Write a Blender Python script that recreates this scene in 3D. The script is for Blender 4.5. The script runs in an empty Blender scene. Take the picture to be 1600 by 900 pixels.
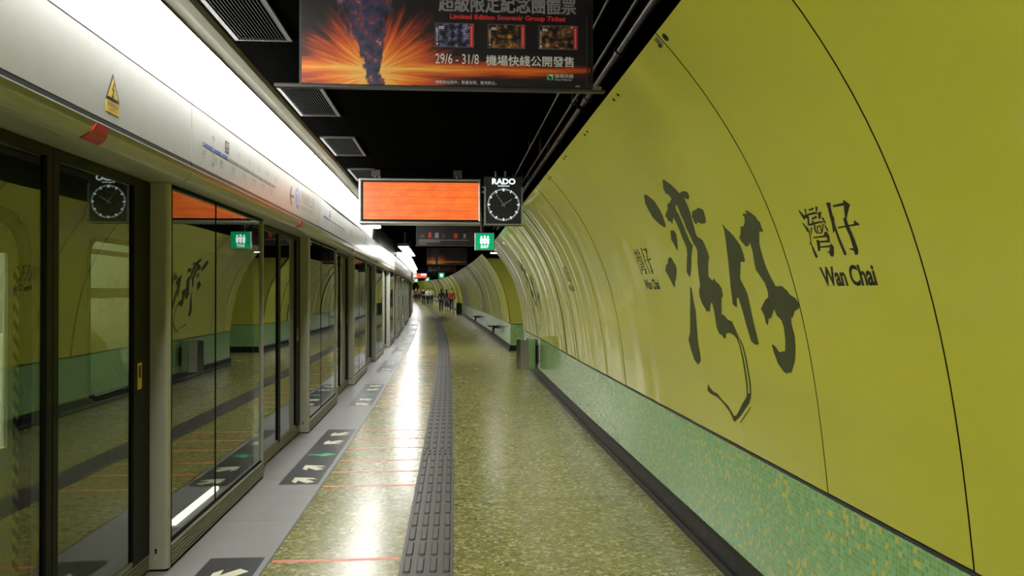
import bpy, bmesh, math, random
from mathutils import Vector, Matrix
from mathutils.geometry import tessellate_polygon

C = bpy.context.scene.collection
SC = bpy.context.scene
R = math.radians

# ------------------------------------------------------------------ camera, world, exposure
cam_d = bpy.data.cameras.new('camera')
cam_d.sensor_width = 36.0
cam_d.lens = 28.0
cam_d.clip_start = 0.02
cam_d.clip_end = 600
cam = bpy.data.objects.new('camera', cam_d)
C.objects.link(cam)
cam.location = (0, 0, 1.53)
cam.rotation_euler = (R(90 + 0.367), 0, R(-4.137))
SC.camera = cam
SC.view_settings.view_transform = 'Standard'
SC.view_settings.look = 'None'
SC.view_settings.exposure = 0.0
SC.view_settings.gamma = 1.0
SC.view_settings.use_curve_mapping = False
SC.cycles.use_denoising = True
SC.cycles.max_bounces = 10
SC.cycles.sample_clamp_indirect = 6.0
world = bpy.data.worlds.new('underground')
SC.world = world
world.use_nodes = True
world.node_tree.nodes['Background'].inputs[0].default_value = (0.5, 0.55, 0.5, 1)
world.node_tree.nodes['Background'].inputs[1].default_value = 0.01
TUBE = 43.0          # brightness of the fluorescent trough along the screen doors
PANEL_GLOW = 2.0

# ------------------------------------------------------------------ materials
MAT = {}

class N:
    """small helper around a node tree"""
    def __init__(s, name):
        s.m = bpy.data.materials.new(name)
        s.m.use_nodes = True
        s.t = s.m.node_tree
        s.b = s.t.nodes['Principled BSDF']
        MAT[name] = s.m
    def node(s, kind, **kw):
        n = s.t.nodes.new(kind)
        for k, v in kw.items():
            setattr(n, k, v)
        return n
    def link(s, a, b):
        s.t.links.new(a, b)
    def math(s, op, a, b=None, c=None):
        n = s.node('ShaderNodeMath', operation=op)
        for i, v in enumerate((a, b, c)):
            if v is None: continue
            if isinstance(v, (int, float)): n.inputs[i].default_value = v
            else: s.link(v, n.inputs[i])
        return n.outputs[0]
    def ramp(s, fac, stops, interp='LINEAR'):
        n = s.node('ShaderNodeValToRGB')
        n.color_ramp.interpolation = interp
        e = n.color_ramp.elements
        while len(e) < len(stops): e.new(0.5)
        for i, (p, c) in enumerate(stops):
            e[i].position = p
            e[i].color = (*c, 1) if len(c) == 3 else c
        s.link(fac, n.inputs[0])
        return n.outputs[0]
    def mix(s, fac, a, b, mode='MIX'):
        n = s.node('ShaderNodeMix', data_type='RGBA', blend_type=mode)
        for sock, v in ((n.inputs[0], fac), (n.inputs[6], a), (n.inputs[7], b)):
            if isinstance(v, (int, float)): sock.default_value = v
            elif isinstance(v, tuple): sock.default_value = (*v, 1)
            else: s.link(v, sock)
        return n.outputs[2]
    def uv(s):
        n = s.node('ShaderNodeUVMap')
        return n.outputs[0]
    def obj(s):
        return s.node('ShaderNodeTexCoord').outputs['Object']
    def sep(s, v):
        n = s.node('ShaderNodeSeparateXYZ')
        s.link(v, n.inputs[0])
        return n.outputs
    def comb(s, x, y, z=0.0):
        n = s.node('ShaderNodeCombineXYZ')
        for i, v in enumerate((x, y, z)):
            if isinstance(v, (int, float)): n.inputs[i].default_value = v
            else: s.link(v, n.inputs[i])
        return n.outputs[0]
    def noise(s, vec, scale, detail=3.0, rough=0.5):
        n = s.node('ShaderNodeTexNoise')
        n.inputs['Scale'].default_value = scale
        n.inputs['Detail'].default_value = detail
        n.inputs['Roughness'].default_value = rough
        if vec is not None: s.link(vec, n.inputs['Vector'])
        return n.outputs[0]
    def bump(s, h, strength, dist=0.01):
        n = s.node('ShaderNodeBump')
        n.inputs['Strength'].default_value = strength
        n.inputs['Distance'].default_value = dist
        s.link(h, n.inputs['Height'])
        s.link(n.outputs[0], s.b.inputs['Normal'])
    def set(s, **kw):
        for k, v in kw.items():
            i = s.b.inputs[k.replace('_', ' ')]
            if isinstance(v, (int, float)): i.default_value = v
            elif isinstance(v, tuple): i.default_value = (*v, 1) if len(v) == 3 else v
            else: s.link(v, i)
        return s

def simple(name, col, rough=0.5, metal=0.0, var=0.06, scale=9.0, coat=0.0, coat_rough=0.1, spec=0.5):
    n = N(name)
    f = n.noise(n.obj(), scale, 3)
    a = tuple(c * (1 - var) for c in col)
    b = tuple(min(1, c * (1 + var)) for c in col)
    n.set(Base_Color=n.ramp(f, [(0.3, a), (0.7, b)]), Roughness=rough, Metallic=metal, Coat_Weight=coat, Coat_Roughness=coat_rough)
    n.b.inputs['Specular IOR Level'].default_value = spec
    return n.m

def glow(name, col, strength, base=(0.8, 0.8, 0.8)):
    n = N(name)
    n.set(Base_Color=base, Emission_Color=col, Emission_Strength=strength, Roughness=0.4)
    return n.m

simple('black_paint', (0.0022, 0.0022, 0.0021), 0.9, var=0.25, spec=0.0)
simple('black_metal', (0.02, 0.02, 0.019), 0.45, var=0.2)
simple('dark_frame', (0.016, 0.017, 0.015), 0.5, 0.0, var=0.15, spec=0.12)
simple('rubber', (0.008, 0.008, 0.008), 0.7, spec=0.1)
simple('beige_metal', (0.47, 0.47, 0.39), 0.38, 0.0, var=0.05, coat=0.3, coat_rough=0.25)
simple('kick_metal', (0.27, 0.26, 0.185), 0.42, 0.25, var=0.08)
simple('sign_white', (0.54, 0.54, 0.52), 0.35, 0.0, var=0.03, coat=0.3, coat_rough=0.15)
simple('enamel_white', (0.85, 0.85, 0.83), 0.3, 0.0, var=0.02)
simple('navy', (0.018, 0.028, 0.04), 0.35)
simple('maroon', (0.10, 0.035, 0.03), 0.35)
simple('line_blue', (0.012, 0.08, 0.38), 0.4)
simple('pale_blue', (0.24, 0.30, 0.56), 0.4)
simple('ceil_frame', (0.05, 0.05, 0.048), 0.5, 0.0, spec=0.2)
simple('grey_print', (0.11, 0.11, 0.105), 0.5)
simple('mid_grey_print', (0.25, 0.245, 0.24), 0.5)
simple('dark_print', (0.03, 0.03, 0.045), 0.5)
simple('white_print', (0.75, 0.75, 0.72), 0.5)
simple('red_print', (0.55, 0.025, 0.02), 0.5)
simple('warning_yellow', (0.75, 0.50, 0.05), 0.45)
simple('red_plastic', (0.55, 0.02, 0.02), 0.3)
simple('ink_green', (0.040, 0.048, 0.012), 0.6, var=0.12, scale=5, spec=0.2)
simple('ink_black', (0.012, 0.012, 0.007), 0.6, spec=0.2)
simple('steel', (0.70, 0.69, 0.66), 0.26, 1.0, var=0.05, scale=3)
simple('silver_trim', (0.5, 0.5, 0.48), 0.35, 0.7, var=0.05)
simple('olive_board', (0.10, 0.10, 0.035), 0.6)
simple('train_body', (0.17, 0.18, 0.13), 0.42, 0.2)
simple('train_inside', (0.55, 0.54, 0.42), 0.6)
simple('train_panel', (0.62, 0.60, 0.50), 0.6)
simple('train_bar', (0.2, 0.2, 0.17), 0.4, 0.6)
simple('tunnel_concrete', (0.05, 0.05, 0.045), 0.85, var=0.2)
simple('mat_grey', (0.042, 0.047, 0.050), 0.32, var=0.12, scale=30)
simple('arrow_white', (0.70, 0.68, 0.52), 0.45)
simple('arrow_green', (0.02, 0.36, 0.14), 0.45)
simple('tape_red', (0.75, 0.16, 0.08), 0.4)
simple('cove_paint', (0.17, 0.165, 0.13), 0.6)
simple('ceil_grille', (0.014, 0.014, 0.0135), 0.6, 0.0, spec=0.1)
simple('pipe_dark', (0.055, 0.052, 0.047), 0.4, 0.5)
simple('skin', (0.45, 0.27, 0.18), 0.55)
simple('hair_black', (0.008, 0.007, 0.007), 0.5)
for nm, col in dict(cloth_black=(0.010, 0.010, 0.013), cloth_pattern=(0.06, 0.06, 0.07), cloth_red=(0.42, 0.05, 0.06), cloth_white=(0.62, 0.63, 0.64),
                    cloth_beige=(0.52, 0.44, 0.30), cloth_maroon=(0.20, 0.05, 0.05), cloth_grey=(0.22, 0.20, 0.16), cloth_denim=(0.03, 0.035, 0.06)).items():
    simple(nm, col, 0.85, var=0.2, scale=25)

glow('tube_glow', (1.0, 0.985, 0.93), TUBE)
glow('trough_glow', (1.0, 0.985, 0.95), TUBE * 0.18)
glow('fitting_glow', (1.0, 0.985, 0.95), TUBE * 0.9)
glow('far_glow', (1.0, 0.985, 0.94), TUBE * 0.8)
glow('lamp_glow', (1.0, 0.97, 0.9), 60.0)
glow('gap_glow', (1.0, 0.93, 0.85), 2.2)
glow('clock_white', (0.85, 1.0, 1.0), 1.0)
glow('exit_white', (0.85, 1.0, 0.97), 1.3)
glow('exit_green', (0.0, 0.42, 0.16), 0.75, base=(0.0, 0.2, 0.08))
glow('carriage_glow', (1.0, 0.95, 0.85), 34.0)
glow('red_display', (1.0, 0.14, 0.06), 0.9, base=(0.2, 0.02, 0.01))
glow('white_display', (1.0, 0.85, 0.8), 1.1)

# amber LED matrix: faint darker rows and blotches of dim pixels
n = N('led_amber')
o = n.sep(n.obj())
rows = n.math('FRACT', n.math('MULTIPLY', o[2], 13.2))
rowmask = n.math('GREATER_THAN', rows, 0.07)
v = n.noise(n.comb(n.math('MULTIPLY', o[0], 1.0), 0.0, n.math('MULTIPLY', o[2], 2.2)), 5.0, 5, 0.65)
col = n.ramp(v, [(0.30, (0.85, 0.10, 0.012)), (0.50, (0.98, 0.17, 0.02)), (0.72, (1.0, 0.27, 0.03))])
col2 = n.mix(rowmask, (0.72, 0.085, 0.010), col)
n.set(Base_Color=(0.05, 0.02, 0.01), Emission_Color=col2, Emission_Strength=1.0, Roughness=0.5)

# yellow enamel wall panels: semi-gloss lacquer
n = N('yellow_panel')
uv = n.uv()
f = n.noise(uv, 1.3, 4)
g = n.noise(uv, 190.0, 2)
base = n.ramp(f, [(0.3, (0.425, 0.430, 0.030)), (0.7, (0.455, 0.460, 0.036))])
base = n.mix(0.06, base, n.ramp(g, [(0.3, (0.25, 0.25, 0.02)), (0.7, (0.60, 0.58, 0.08))]))
n.set(Base_Color=base, Roughness=0.38, Coat_Weight=0.62, Coat_Roughness=0.06)
n.b.inputs['Specular IOR Level'].default_value = 0.35

simple('yellow_paint', (0.36, 0.36, 0.032), 0.5, var=0.05)

# small glass mosaic: green with scattered yellow tesserae
n = N('green_mosaic')
s = n.sep(n.uv())
T = 0.0215
u = n.math('DIVIDE', s[1], T); w = n.math('DIVIDE', s[0], T * 0.95)
iu = n.math('FLOOR', u); iw = n.math('FLOOR', w)
wn = n.node('ShaderNodeTexWhiteNoise', noise_dimensions='2D')
n.link(n.comb(iu, iw), wn.inputs['Vector'])
sc = n.node('ShaderNodeSeparateColor'); n.link(wn.outputs['Color'], sc.inputs[0])
tile = n.ramp(sc.outputs[0], [(0.0, (0.13, 0.30, 0.085)), (0.5, (0.165, 0.36, 0.115)), (1.0, (0.21, 0.43, 0.155))])
tile = n.mix(n.math('GREATER_THAN', sc.outputs[1], 0.915), tile, (0.50, 0.43, 0.06))
fu = n.math('FRACT', u); fw = n.math('FRACT', w)
gm = n.math('MAXIMUM', n.math('GREATER_THAN', fu, 0.90), n.math('GREATER_THAN', fw, 0.90))
colr = n.mix(gm, tile, (0.30, 0.42, 0.26))
n.set(Base_Color=colr, Roughness=0.22, Coat_Weight=0.25, Coat_Roughness=0.1)

# olive terrazzo tiles with chips
n = N('terrazzo')
uv = n.uv()
s = n.sep(uv)
vr = n.node('ShaderNodeTexVoronoi'); vr.inputs['Scale'].default_value = 46.0; n.link(uv, vr.inputs['Vector'])
sc = n.node('ShaderNodeSeparateColor'); n.link(vr.outputs['Color'], sc.inputs[0])
chips = n.ramp(sc.outputs[0], [(0.0, (0.055, 0.055, 0.018)), (0.10, (0.12, 0.118, 0.03)), (0.30, (0.185, 0.180, 0.048)), (0.72, (0.25, 0.24, 0.075)), (0.88, (0.40, 0.38, 0.18)), (1.0, (0.55, 0.53, 0.33))])
vr2 = n.node('ShaderNodeTexVoronoi'); vr2.inputs['Scale'].default_value = 120.0; n.link(uv, vr2.inputs['Vector'])
sc2 = n.node('ShaderNodeSeparateColor'); n.link(vr2.outputs['Color'], sc2.inputs[0])
chips2 = n.ramp(sc2.outputs[0], [(0.0, (0.08, 0.08, 0.022)), (0.5, (0.20, 0.195, 0.055)), (1.0, (0.33, 0.32, 0.13))])
colr = n.mix(0.34, chips, chips2)
bl = n.noise(uv, 3.0, 4)
colr = n.mix(0.5, colr, n.ramp(bl, [(0.35, (0.42, 0.42, 0.40)), (0.65, (0.62, 0.61, 0.56))]), 'MULTIPLY')
colr = n.mix(1.0, colr, (1.45, 1.45, 1.45), 'MULTIPLY')
jx = n.math('LESS_THAN', n.math('ABSOLUTE', n.math('SUBTRACT', n.math('FRACT', n.math('DIVIDE', n.math('ADD', s[0], 0.46), 0.6)), 0.5)), 0.0035)
jy = n.math('LESS_THAN', n.math('ABSOLUTE', n.math('SUBTRACT', n.math('FRACT', n.math('DIVIDE', n.math('ADD', s[1], 0.36), 0.6)), 0.5)), 0.0025)
je = n.math('LESS_THAN', n.math('ABSOLUTE', n.math('SUBTRACT', n.math('FRACT', n.math('DIVIDE', n.math('ADD', s[1], -2.94), 6.0)), 0.5)), 0.0011)
jm = n.math('MULTIPLY', n.math('MAXIMUM', jx, jy), 0.55)
jm = n.math('MAXIMUM', jm, je)
colr = n.mix(jm, colr, (0.045, 0.043, 0.02))
rn = n.noise(uv, 2.2, 4)
n.set(Base_Color=colr, Roughness=n.math('MULTIPLY_ADD', rn, 0.10, 0.205))
n.b.inputs['Specular IOR Level'].default_value = 0.42

# grey granite along the platform edge
n = N('granite')
uv = n.uv(); s = n.sep(uv)
g = n.noise(uv, 260.0, 3, 0.7)
f = n.noise(uv, 3.0, 4)
colr = n.ramp(g, [(0.3, (0.17, 0.17, 0.17)), (0.5, (0.29, 0.29, 0.285)), (0.7, (0.43, 0.43, 0.42))])
colr = n.mix(0.4, colr, n.ramp(f, [(0.35, (0.5, 0.5, 0.5)), (0.65, (0.75, 0.75, 0.75))]), 'MULTIPLY')
jy = n.math('LESS_THAN', n.math('ABSOLUTE', n.math('SUBTRACT', n.math('FRACT', n.math('DIVIDE', n.math('ADD', s[1], -0.08), 1.2)), 0.5)), 0.0022)
colr = n.mix(jy, colr, (0.05, 0.05, 0.05))
n.set(Base_Color=colr, Roughness=0.42)
n.b.inputs['Specular IOR Level'].default_value = 0.35

# black skirting with scuffs
n = N('skirting_black')
f = n.noise(n.uv(), 7.0, 6, 0.65)
n.set(Base_Color=n.ramp(f, [(0.35, (0.005, 0.005, 0.005)), (0.55, (0.010, 0.010, 0.0095)), (0.78, (0.06, 0.058, 0.052))]), Roughness=0.45)
n.b.inputs['Specular IOR Level'].default_value = 0.22

# dark rubbery tactile tiles
n = N('tactile_grey')
s = n.sep(n.uv())
j = n.math('LESS_THAN', n.math('ABSOLUTE', n.math('SUBTRACT', n.math('FRACT', n.math('DIVIDE', s[1], 0.29)), 0.5)), 0.006)
f = n.noise(n.uv(), 20.0, 4)
n.set(Base_Color=n.mix(j, n.ramp(f, [(0.3, (0.048, 0.045, 0.041)), (0.7, (0.070, 0.066, 0.060))]), (0.03, 0.03, 0.03)), Roughness=0.5)

# glass of the screen doors
n = N('screen_glass')
n.set(Base_Color=(0.75, 0.84, 0.74), Roughness=0.0, Transmission_Weight=1.0, IOR=1.62)

# hazard stripe
n = N('hazard_stripe')
s = n.sep(n.obj())
k = n.math('FRACT', n.math('MULTIPLY', n.math('ADD', s[2], s[1]), 13.0))
n.set(Base_Color=n.mix(n.math('GREATER_THAN', k, 0.5), (0.02, 0.02, 0.02), (0.5, 0.38, 0.04)), Roughness=0.5)

# poster: orange blast with drifting smoke on black (plain generic picture)
n = N('poster_blast')
o = n.sep(n.obj())
dx = n.math('SUBTRACT', o[0], -0.35); dz = n.math('SUBTRACT', o[2], 0.05)
ang = n.math('ARCTAN2', dz, dx)
rad = n.math('SQRT', n.math('ADD', n.math('MULTIPLY', dx, dx), n.math('MULTIPLY', n.math('MULTIPLY', dz, dz), 1.9)))
st = n.noise(n.comb(n.math('MULTIPLY', ang, 5.0), n.math('MULTIPLY', rad, 1.6), 0.0), 2.2, 4, 0.6)
fall = n.math('SUBTRACT', 1.0, n.math('MULTIPLY', rad, 2.55))
bl = n.math('ADD', fall, n.math('MULTIPLY', n.math('SUBTRACT', st, 0.5), 1.1))
e2 = n.math('SUBTRACT', 1.0, n.math('ADD', n.math('MULTIPLY', n.math('ABSOLUTE', n.math('SUBTRACT', dz, 0.025)), 15.0), n.math('MULTIPLY', n.math('ABSOLUTE', dx), 0.62)))
e2 = n.math('ADD', e2, n.math('MULTIPLY', n.math('SUBTRACT', n.noise(n.comb(n.math('MULTIPLY', o[0], 0.7), n.math('MULTIPLY', o[2], 9.0)), 6.0, 4), 0.5), 0.9))
tot = n.math('MAXIMUM', bl, e2)
colr = n.ramp(tot, [(0.0, (0.008, 0.006, 0.006)), (0.18, (0.10, 0.012, 0.006)), (0.42, (0.55, 0.08, 0.012)), (0.68, (0.85, 0.24, 0.02)), (0.92, (0.95, 0.55, 0.12))])
# a leaning column of blue-grey smoke in front of the blast
px = n.math('ADD', dx, n.math('MULTIPLY', dz, 0.10))
pm = n.math('SUBTRACT', 0.95, n.math('DIVIDE', n.math('ABSOLUTE', px), n.math('MULTIPLY_ADD', n.math('MAXIMUM', dz, 0.0), 0.42, 0.065)))
pn = n.noise(n.comb(n.math('MULTIPLY', o[0], 1.4), 0.0, o[2]), 11.0, 6, 0.65)
pmask = n.ramp(n.math('ADD', pm, n.math('MULTIPLY', n.math('SUBTRACT', pn, 0.5), 1.9)), [(0.38, (0, 0, 0)), (0.50, (1, 1, 1))])
pc = n.ramp(n.noise(n.comb(o[0], 3.0, o[2]), 23.0, 4, 0.6), [(0.30, (0.006, 0.007, 0.014)), (0.50, (0.03, 0.035, 0.085)), (0.60, (0.16, 0.028, 0.03)), (0.70, (0.30, 0.32, 0.36))])
colr = n.mix(pmask, colr, pc)
n.set(Base_Color=colr, Roughness=0.42)

for nm, c1, c2, seed in (('ticket_violet', (0.10, 0.10, 0.22), (0.5, 0.45, 0.62), 1.0), ('ticket_orange', (0.16, 0.08, 0.02), (0.75, 0.32, 0.05), 4.0), ('ticket_gold', (0.20, 0.08, 0.03), (0.75, 0.60, 0.25), 7.0)):
    n = N(nm)
    o = n.sep(n.obj())
    f = n.noise(n.comb(o[0], seed, o[2]), 30.0, 5, 0.65)
    n.set(Base_Color=n.ramp(f, [(0.46, (0.004, 0.004, 0.006)), (0.56, c1), (0.68, c2)]), Roughness=0.4)

n = N('poster_dim')
o = n.sep(n.obj())
f = n.noise(n.comb(n.math('MULTIPLY', o[0], 4.0), 2.0, n.math('MULTIPLY', o[2], 1.2)), 2.6, 4, 0.6)
n.set(Base_Color=n.ramp(f, [(0.45, (0.004, 0.004, 0.004)), (0.60, (0.025, 0.009, 0.011)), (0.75, (0.07, 0.06, 0.06))]), Roughness=0.4)

# ------------------------------------------------------------------ mesh helpers
class MB:
    """collects geometry for ONE mesh object; uv in metres where given"""
    def __init__(s):
        s.v = []; s.f = []; s.fm = []; s.uv = {}
    def add(s, verts, faces, mi=0, uvs=None):
        b = len(s.v)
        s.v += [tuple(p) for p in verts]
        for fc in faces:
            s.f.append(tuple(b + i for i in fc)); s.fm.append(mi)
        if uvs:
            for i, q in enumerate(uvs): s.uv[b + i] = q
        return s
    def box(s, x0, x1, y0, y1, z0, z1, mi=0):
        v = [(x, y, z) for z in (z0, z1) for x, y in ((x0, y0), (x1, y0), (x1, y1), (x0, y1))]
        return s.add(v, [(3, 2, 1, 0), (4, 5, 6, 7), (0, 1, 5, 4), (1, 2, 6, 5), (2, 3, 7, 6), (3, 0, 4, 7)], mi)
    def cyl(s, p, q, r, seg=14, mi=0, r2=None):
        p = Vector(p); q = Vector(q); d = (q - p).normalized()
        a = d.orthogonal().normalized(); b = d.cross(a)
        r2 = r if r2 is None else r2
        v = []
        for c, rr in ((p, r), (q, r2)):
            for i in range(seg):
                t = 2 * math.pi * i / seg
                v.append(c + (a * math.cos(t) + b * math.sin(t)) * rr)
        f = [(i, (i + 1) % seg, seg + (i + 1) % seg, seg + i) for i in range(seg)]
        f += [tuple(reversed(range(seg))), tuple(range(seg, 2 * seg))]
        return s.add(v, f, mi)
    def prism(s, poly, axis, a0, a1, mi=0):
        """extrude a closed 2-D outline along an axis; outline given in the two other axes in xyz order"""
        def P(u, w, a):
            return {'x': (a, u, w), 'y': (u, a, w), 'z': (u, w, a)}[axis]
        k = len(poly)
        v = [P(u, w, a0) for u, w in poly] + [P(u, w, a1) for u, w in poly]
        f = [(i, (i + 1) % k, k + (i + 1) % k, k + i) for i in range(k)]
        s.add(v, f, mi)
        tri = tessellate_polygon([[Vector((u, w, 0)) for u, w in poly]])
        s.add([P(u, w, a0) for u, w in poly], [tuple(t) for t in tri], mi)
        s.add([P(u, w, a1) for u, w in poly], [tuple(t) for t in tri], mi)
        return s
    def flat(s, poly, fn, mi=0):
        """fill a 2-D outline and place each corner with fn(u, w)"""
        tri = tessellate_polygon([[Vector((u, w, 0)) for u, w in poly]])
        return s.add([fn(u, w) for u, w in poly], [tuple(t) for t in tri], mi)
    def build(s, name, mats, parent=None, loc=None, smooth=False, bevel=0.0, recalc=True):
        me = bpy.data.meshes.new(name)
        me.from_pydata(s.v, [], s.f)
        if isinstance(mats, str): mats = [mats]
        for m in mats: me.materials.append(MAT[m])
        for p, mi in zip(me.polygons, s.fm): p.material_index = mi
        if s.uv:
            l = me.uv_layers.new(name='UVMap')
            for lp in me.loops:
                l.data[lp.index].uv = s.uv.get(lp.vertex_index, (0, 0))
        if recalc:
            bm = bmesh.new(); bm.from_mesh(me)
            bmesh.ops.recalc_face_normals(bm, faces=bm.faces)
            bm.to_mesh(me); bm.free()
        if smooth:
            for p in me.polygons: p.use_smooth = True
        o = bpy.data.objects.new(name, me)
        C.objects.link(o)
        if loc is not None: o.location = loc
        if parent is not None: o.parent = parent
        if bevel > 0:
            md = o.modifiers.new('bevel', 'BEVEL'); md.width = bevel; md.segments = 2; md.limit_method = 'ANGLE'
        return o

def tag(o, label, cat, group=None, kind=None):
    o['label'] = label; o['category'] = cat
    if group: o['group'] = group
    if kind: o['kind'] = kind
    return o

def thing(name, label, cat, loc=(0, 0, 0), rz=0.0, group=None, scale=None):
    o = bpy.data.objects.new(name, None)
    o.empty_display_size = 0.1
    C.objects.link(o)
    o.location = loc; o.rotation_euler = (0, 0, rz)
    if scale: o.scale = scale
    return tag(o, label, cat, group)

def dup(root, loc, rz, label, scale=None):
    """copy of a thing with copies of its parts and sub-parts (mesh data shared)"""
    r = root.copy(); C.objects.link(r)
    r.location = loc; r.rotation_euler = (0, 0, rz); r['label'] = label
    if scale: r.scale = scale
    def rec(src, dst):
        for ch in src.children:
            c = ch.copy(); C.objects.link(c); c.parent = dst
            rec(ch, c)
    rec(root, r)
    return r

def text_mesh(body, size, bold=0.0, width=1.0, align='CENTER', space=1.0):
    """letters as flat geometry: (verts2d, faces), baseline at y = 0"""
    cu = bpy.data.curves.new('lettering', 'FONT')
    cu.body = body; cu.size = size; cu.align_x = align; cu.offset = bold; cu.space_character = space
    cu.resolution_u = 3
    ob = bpy.data.objects.new('lettering', cu)
    C.objects.link(ob)
    bpy.context.view_layer.update()
    ev = ob.evaluated_get(bpy.context.evaluated_depsgraph_get())
    me = ev.to_mesh()
    vs = [(v.co.x * width, v.co.y) for v in me.vertices]
    fs = [tuple(p.vertices) for p in me.polygons]
    ev.to_mesh_clear()
    bpy.data.objects.remove(ob); bpy.data.curves.remove(cu)
    return vs, fs

def put_text(mb, body, size, fn, mi=0, fat=0.0, **kw):
    """fat thickens strokes by laying the letters down again a hair to either side"""
    vs, fs = text_mesh(body, size, **kw)
    for k, (du, dw) in enumerate(((0, 0),) if not fat else ((-fat, -fat * 0.5), (fat, fat * 0.5), (-fat, fat * 0.5), (fat, -fat * 0.5))):
        pts = [Vector(fn(u + du, w + dw)) for u, w in vs]
        n_ = (Vector(fn(1, 0)) - Vector(fn(0, 0))).cross(Vector(fn(0, 1)) - Vector(fn(0, 0))).normalized()
        mb.add([p + n_ * (0.0003 * k) for p in pts], fs, mi)
    return mb

# ------------------------------------------------------------------ the platform's plan: straight near the camera, then bending left
KY = [-12, 0, 5, 8, 13, 18, 23, 28, 34, 44, 63, 83, 100, 150, 190]
KC = [0, 0, 0, -.006, -.03, -.08, -.155, -.265, -.46, -.80, -1.58, -2.78, -4.15, -9.6, -15.2]
def _slope(i):
    if i == 0 or i == len(KY) - 1:
        j = max(1, i); return (KC[j] - KC[j - 1]) / (KY[j] - KY[j - 1])
    return (KC[i + 1] - KC[i - 1]) / (KY[i + 1] - KY[i - 1])
def bend(Y):
    Y = max(KY[0], min(KY[-1], Y))
    for i in range(len(KY) - 1):
        if Y <= KY[i + 1]:
            break
    h = KY[i + 1] - KY[i]; t = (Y - KY[i]) / h
    return ((2*t**3 - 3*t**2 + 1) * KC[i] + (t**3 - 2*t**2 + t) * h * _slope(i)
            + (-2*t**3 + 3*t**2) * KC[i + 1] + (t**3 - t**2) * h * _slope(i + 1))
def off(x, Y):
    s = max(0.0, min(1.0, (Y - 8) / 10.0)); s = s * s * (3 - 2 * s)
    return bend(Y) + 0.09 * s * max(-1.0, min(1.0, x / 1.5))
def rise(Y):
    """the platform climbs gently in the distance"""
    a = 7.26e-5
    t = max(0.0, min(Y, 85.0) - 10.6)
    return a * t * t + (2 * a * 74.4 * (Y - 85.0) if Y > 85 else 0.0)
def P(x, Y, z=0.0):
    return (x + off(x, Y), Y, z + rise(Y))
def heading(x, Y):
    return -math.atan((off(x, Y + 0.5) - off(x, Y - 0.5)) / 1.0)

def yrange(a, b, near=1.0, far=2.5):
    out = [a]; y = a
    while y < b - 1e-6:
        y = min(b, y + (near if y < 40 else far)); out.append(y)
    return out

def sweep(mb, prof, ys, mi=0, closed=False):
    """run a cross-section [(x, z), ...] along the platform; uv = (run of section, Y)"""
    k = len(prof); run = [0.0]
    for i in range(1, k):
        run.append(run[-1] + math.dist(prof[i], prof[i - 1]))
    vs = []; uvs = []
    for y in ys:
        for (x, z), r_ in zip(prof, run):
            vs.append(P(x, y, z)); uvs.append((r_, y))
    fs = []
    for j in range(len(ys) - 1):
        for i in range(k if closed else k - 1):
            i2 = (i + 1) % k
            fs.append((j*k + i, j*k + i2, (j+1)*k + i2, (j+1)*k + i))
    if closed:
        fs.append(tuple(range(k))); fs.append(tuple((len(ys)-1)*k + i for i in reversed(range(k))))
    return mb.add(vs, fs, mi, uvs)

# ------------------------------------------------------------------ the setting: floor, walls, ceiling
Y0, Y1 = -4.0, 165.0
OPEN_A, OPEN_B = 17.35, 20.9          # passage opening in the right-hand wall
YS = yrange(Y0, Y1)

m = MB()
sweep(m, [(-1.05 + 0.28 * i, 0.0) for i in range(10)], YS)
m.add([P(1.47, OPEN_A, 0), P(1.47, OPEN_B, 0), (5.4, OPEN_B, 0), (5.4, OPEN_A, 0)], [(0, 1, 2, 3)], 0,
      [(2.52, OPEN_A), (2.52, OPEN_B), (6.4, OPEN_B), (6.4, OPEN_A)])
tag(m.build('floor', 'terrazzo'), 'olive terrazzo tile floor of the platform', 'floor', kind='structure')

m = MB()
sweep(m, [(-1.80, -0.35), (-1.80, 0.0), (-1.057, 0.0)], YS)
tag(m.build('trim_1', 'granite'), 'grey granite edge strip along the foot of the screen doors', 'trim', kind='structure')
m = MB()
sweep(m, [(-1.057, -0.004), (-1.057, 0.0015), (-1.047, 0.0015), (-1.047, -0.004)], YS)
tag(m.build('trim_2', 'black_metal'), 'thin dark joint between granite edge strip and terrazzo floor', 'trim', kind='structure')

# tactile guide strip: dark tiles with four raised bars each, and short-bar tiles where the way is marked
m = MB()
sweep(m, [(-0.304, 0.0), (-0.304, 0.004), (-0.006, 0.004), (-0.006, 0.0)], YS)
def bar(mb, x, y, w, l, h=0.0095, z=0.004):
    c = 0.006
    o_ = [(x - w/2, y - l/2 + c), (x - w/2 + c, y - l/2), (x + w/2 - c, y - l/2), (x + w/2, y - l/2 + c),
          (x + w/2, y + l/2 - c), (x + w/2 - c, y + l/2), (x - w/2 + c, y + l/2), (x - w/2, y + l/2 - c)]
    t_ = [(x + (a - x) * 0.72, y + (b - y) * 0.94) for a, b in o_]
    vs = [P(a, b, z) for a, b in o_] + [P(a, b, z + h) for a, b in t_]
    mb.add(vs, [(i, (i+1) % 8, 8 + (i+1) % 8, 8 + i) for i in range(8)] + [tuple(range(8, 16))], 0, [(0.1, b) for a, b in o_] + [(0.1, b) for a, b in t_])
k = 0; y = 0.145
while y < 60:
    short = any(abs(y - q) < 0.16 for q in (7.78, 16.4, 25.3, 34.2, 43.0))
    if short:
        for i in range(6):
            for j in range(2):
                bar(m, -0.279 + 0.049 * i, y - 0.07 + 0.14 * j, 0.026, 0.105)
    else:
        for i in range(4):
            bar(m, -0.262 + 0.0725 * i, y, 0.040, 0.235)
    y += 0.29
tag(m.build('trim_3', 'tactile_grey'), 'dark grey tactile guide strip with raised bars down the floor', 'tactile strip', kind='structure')

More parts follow.
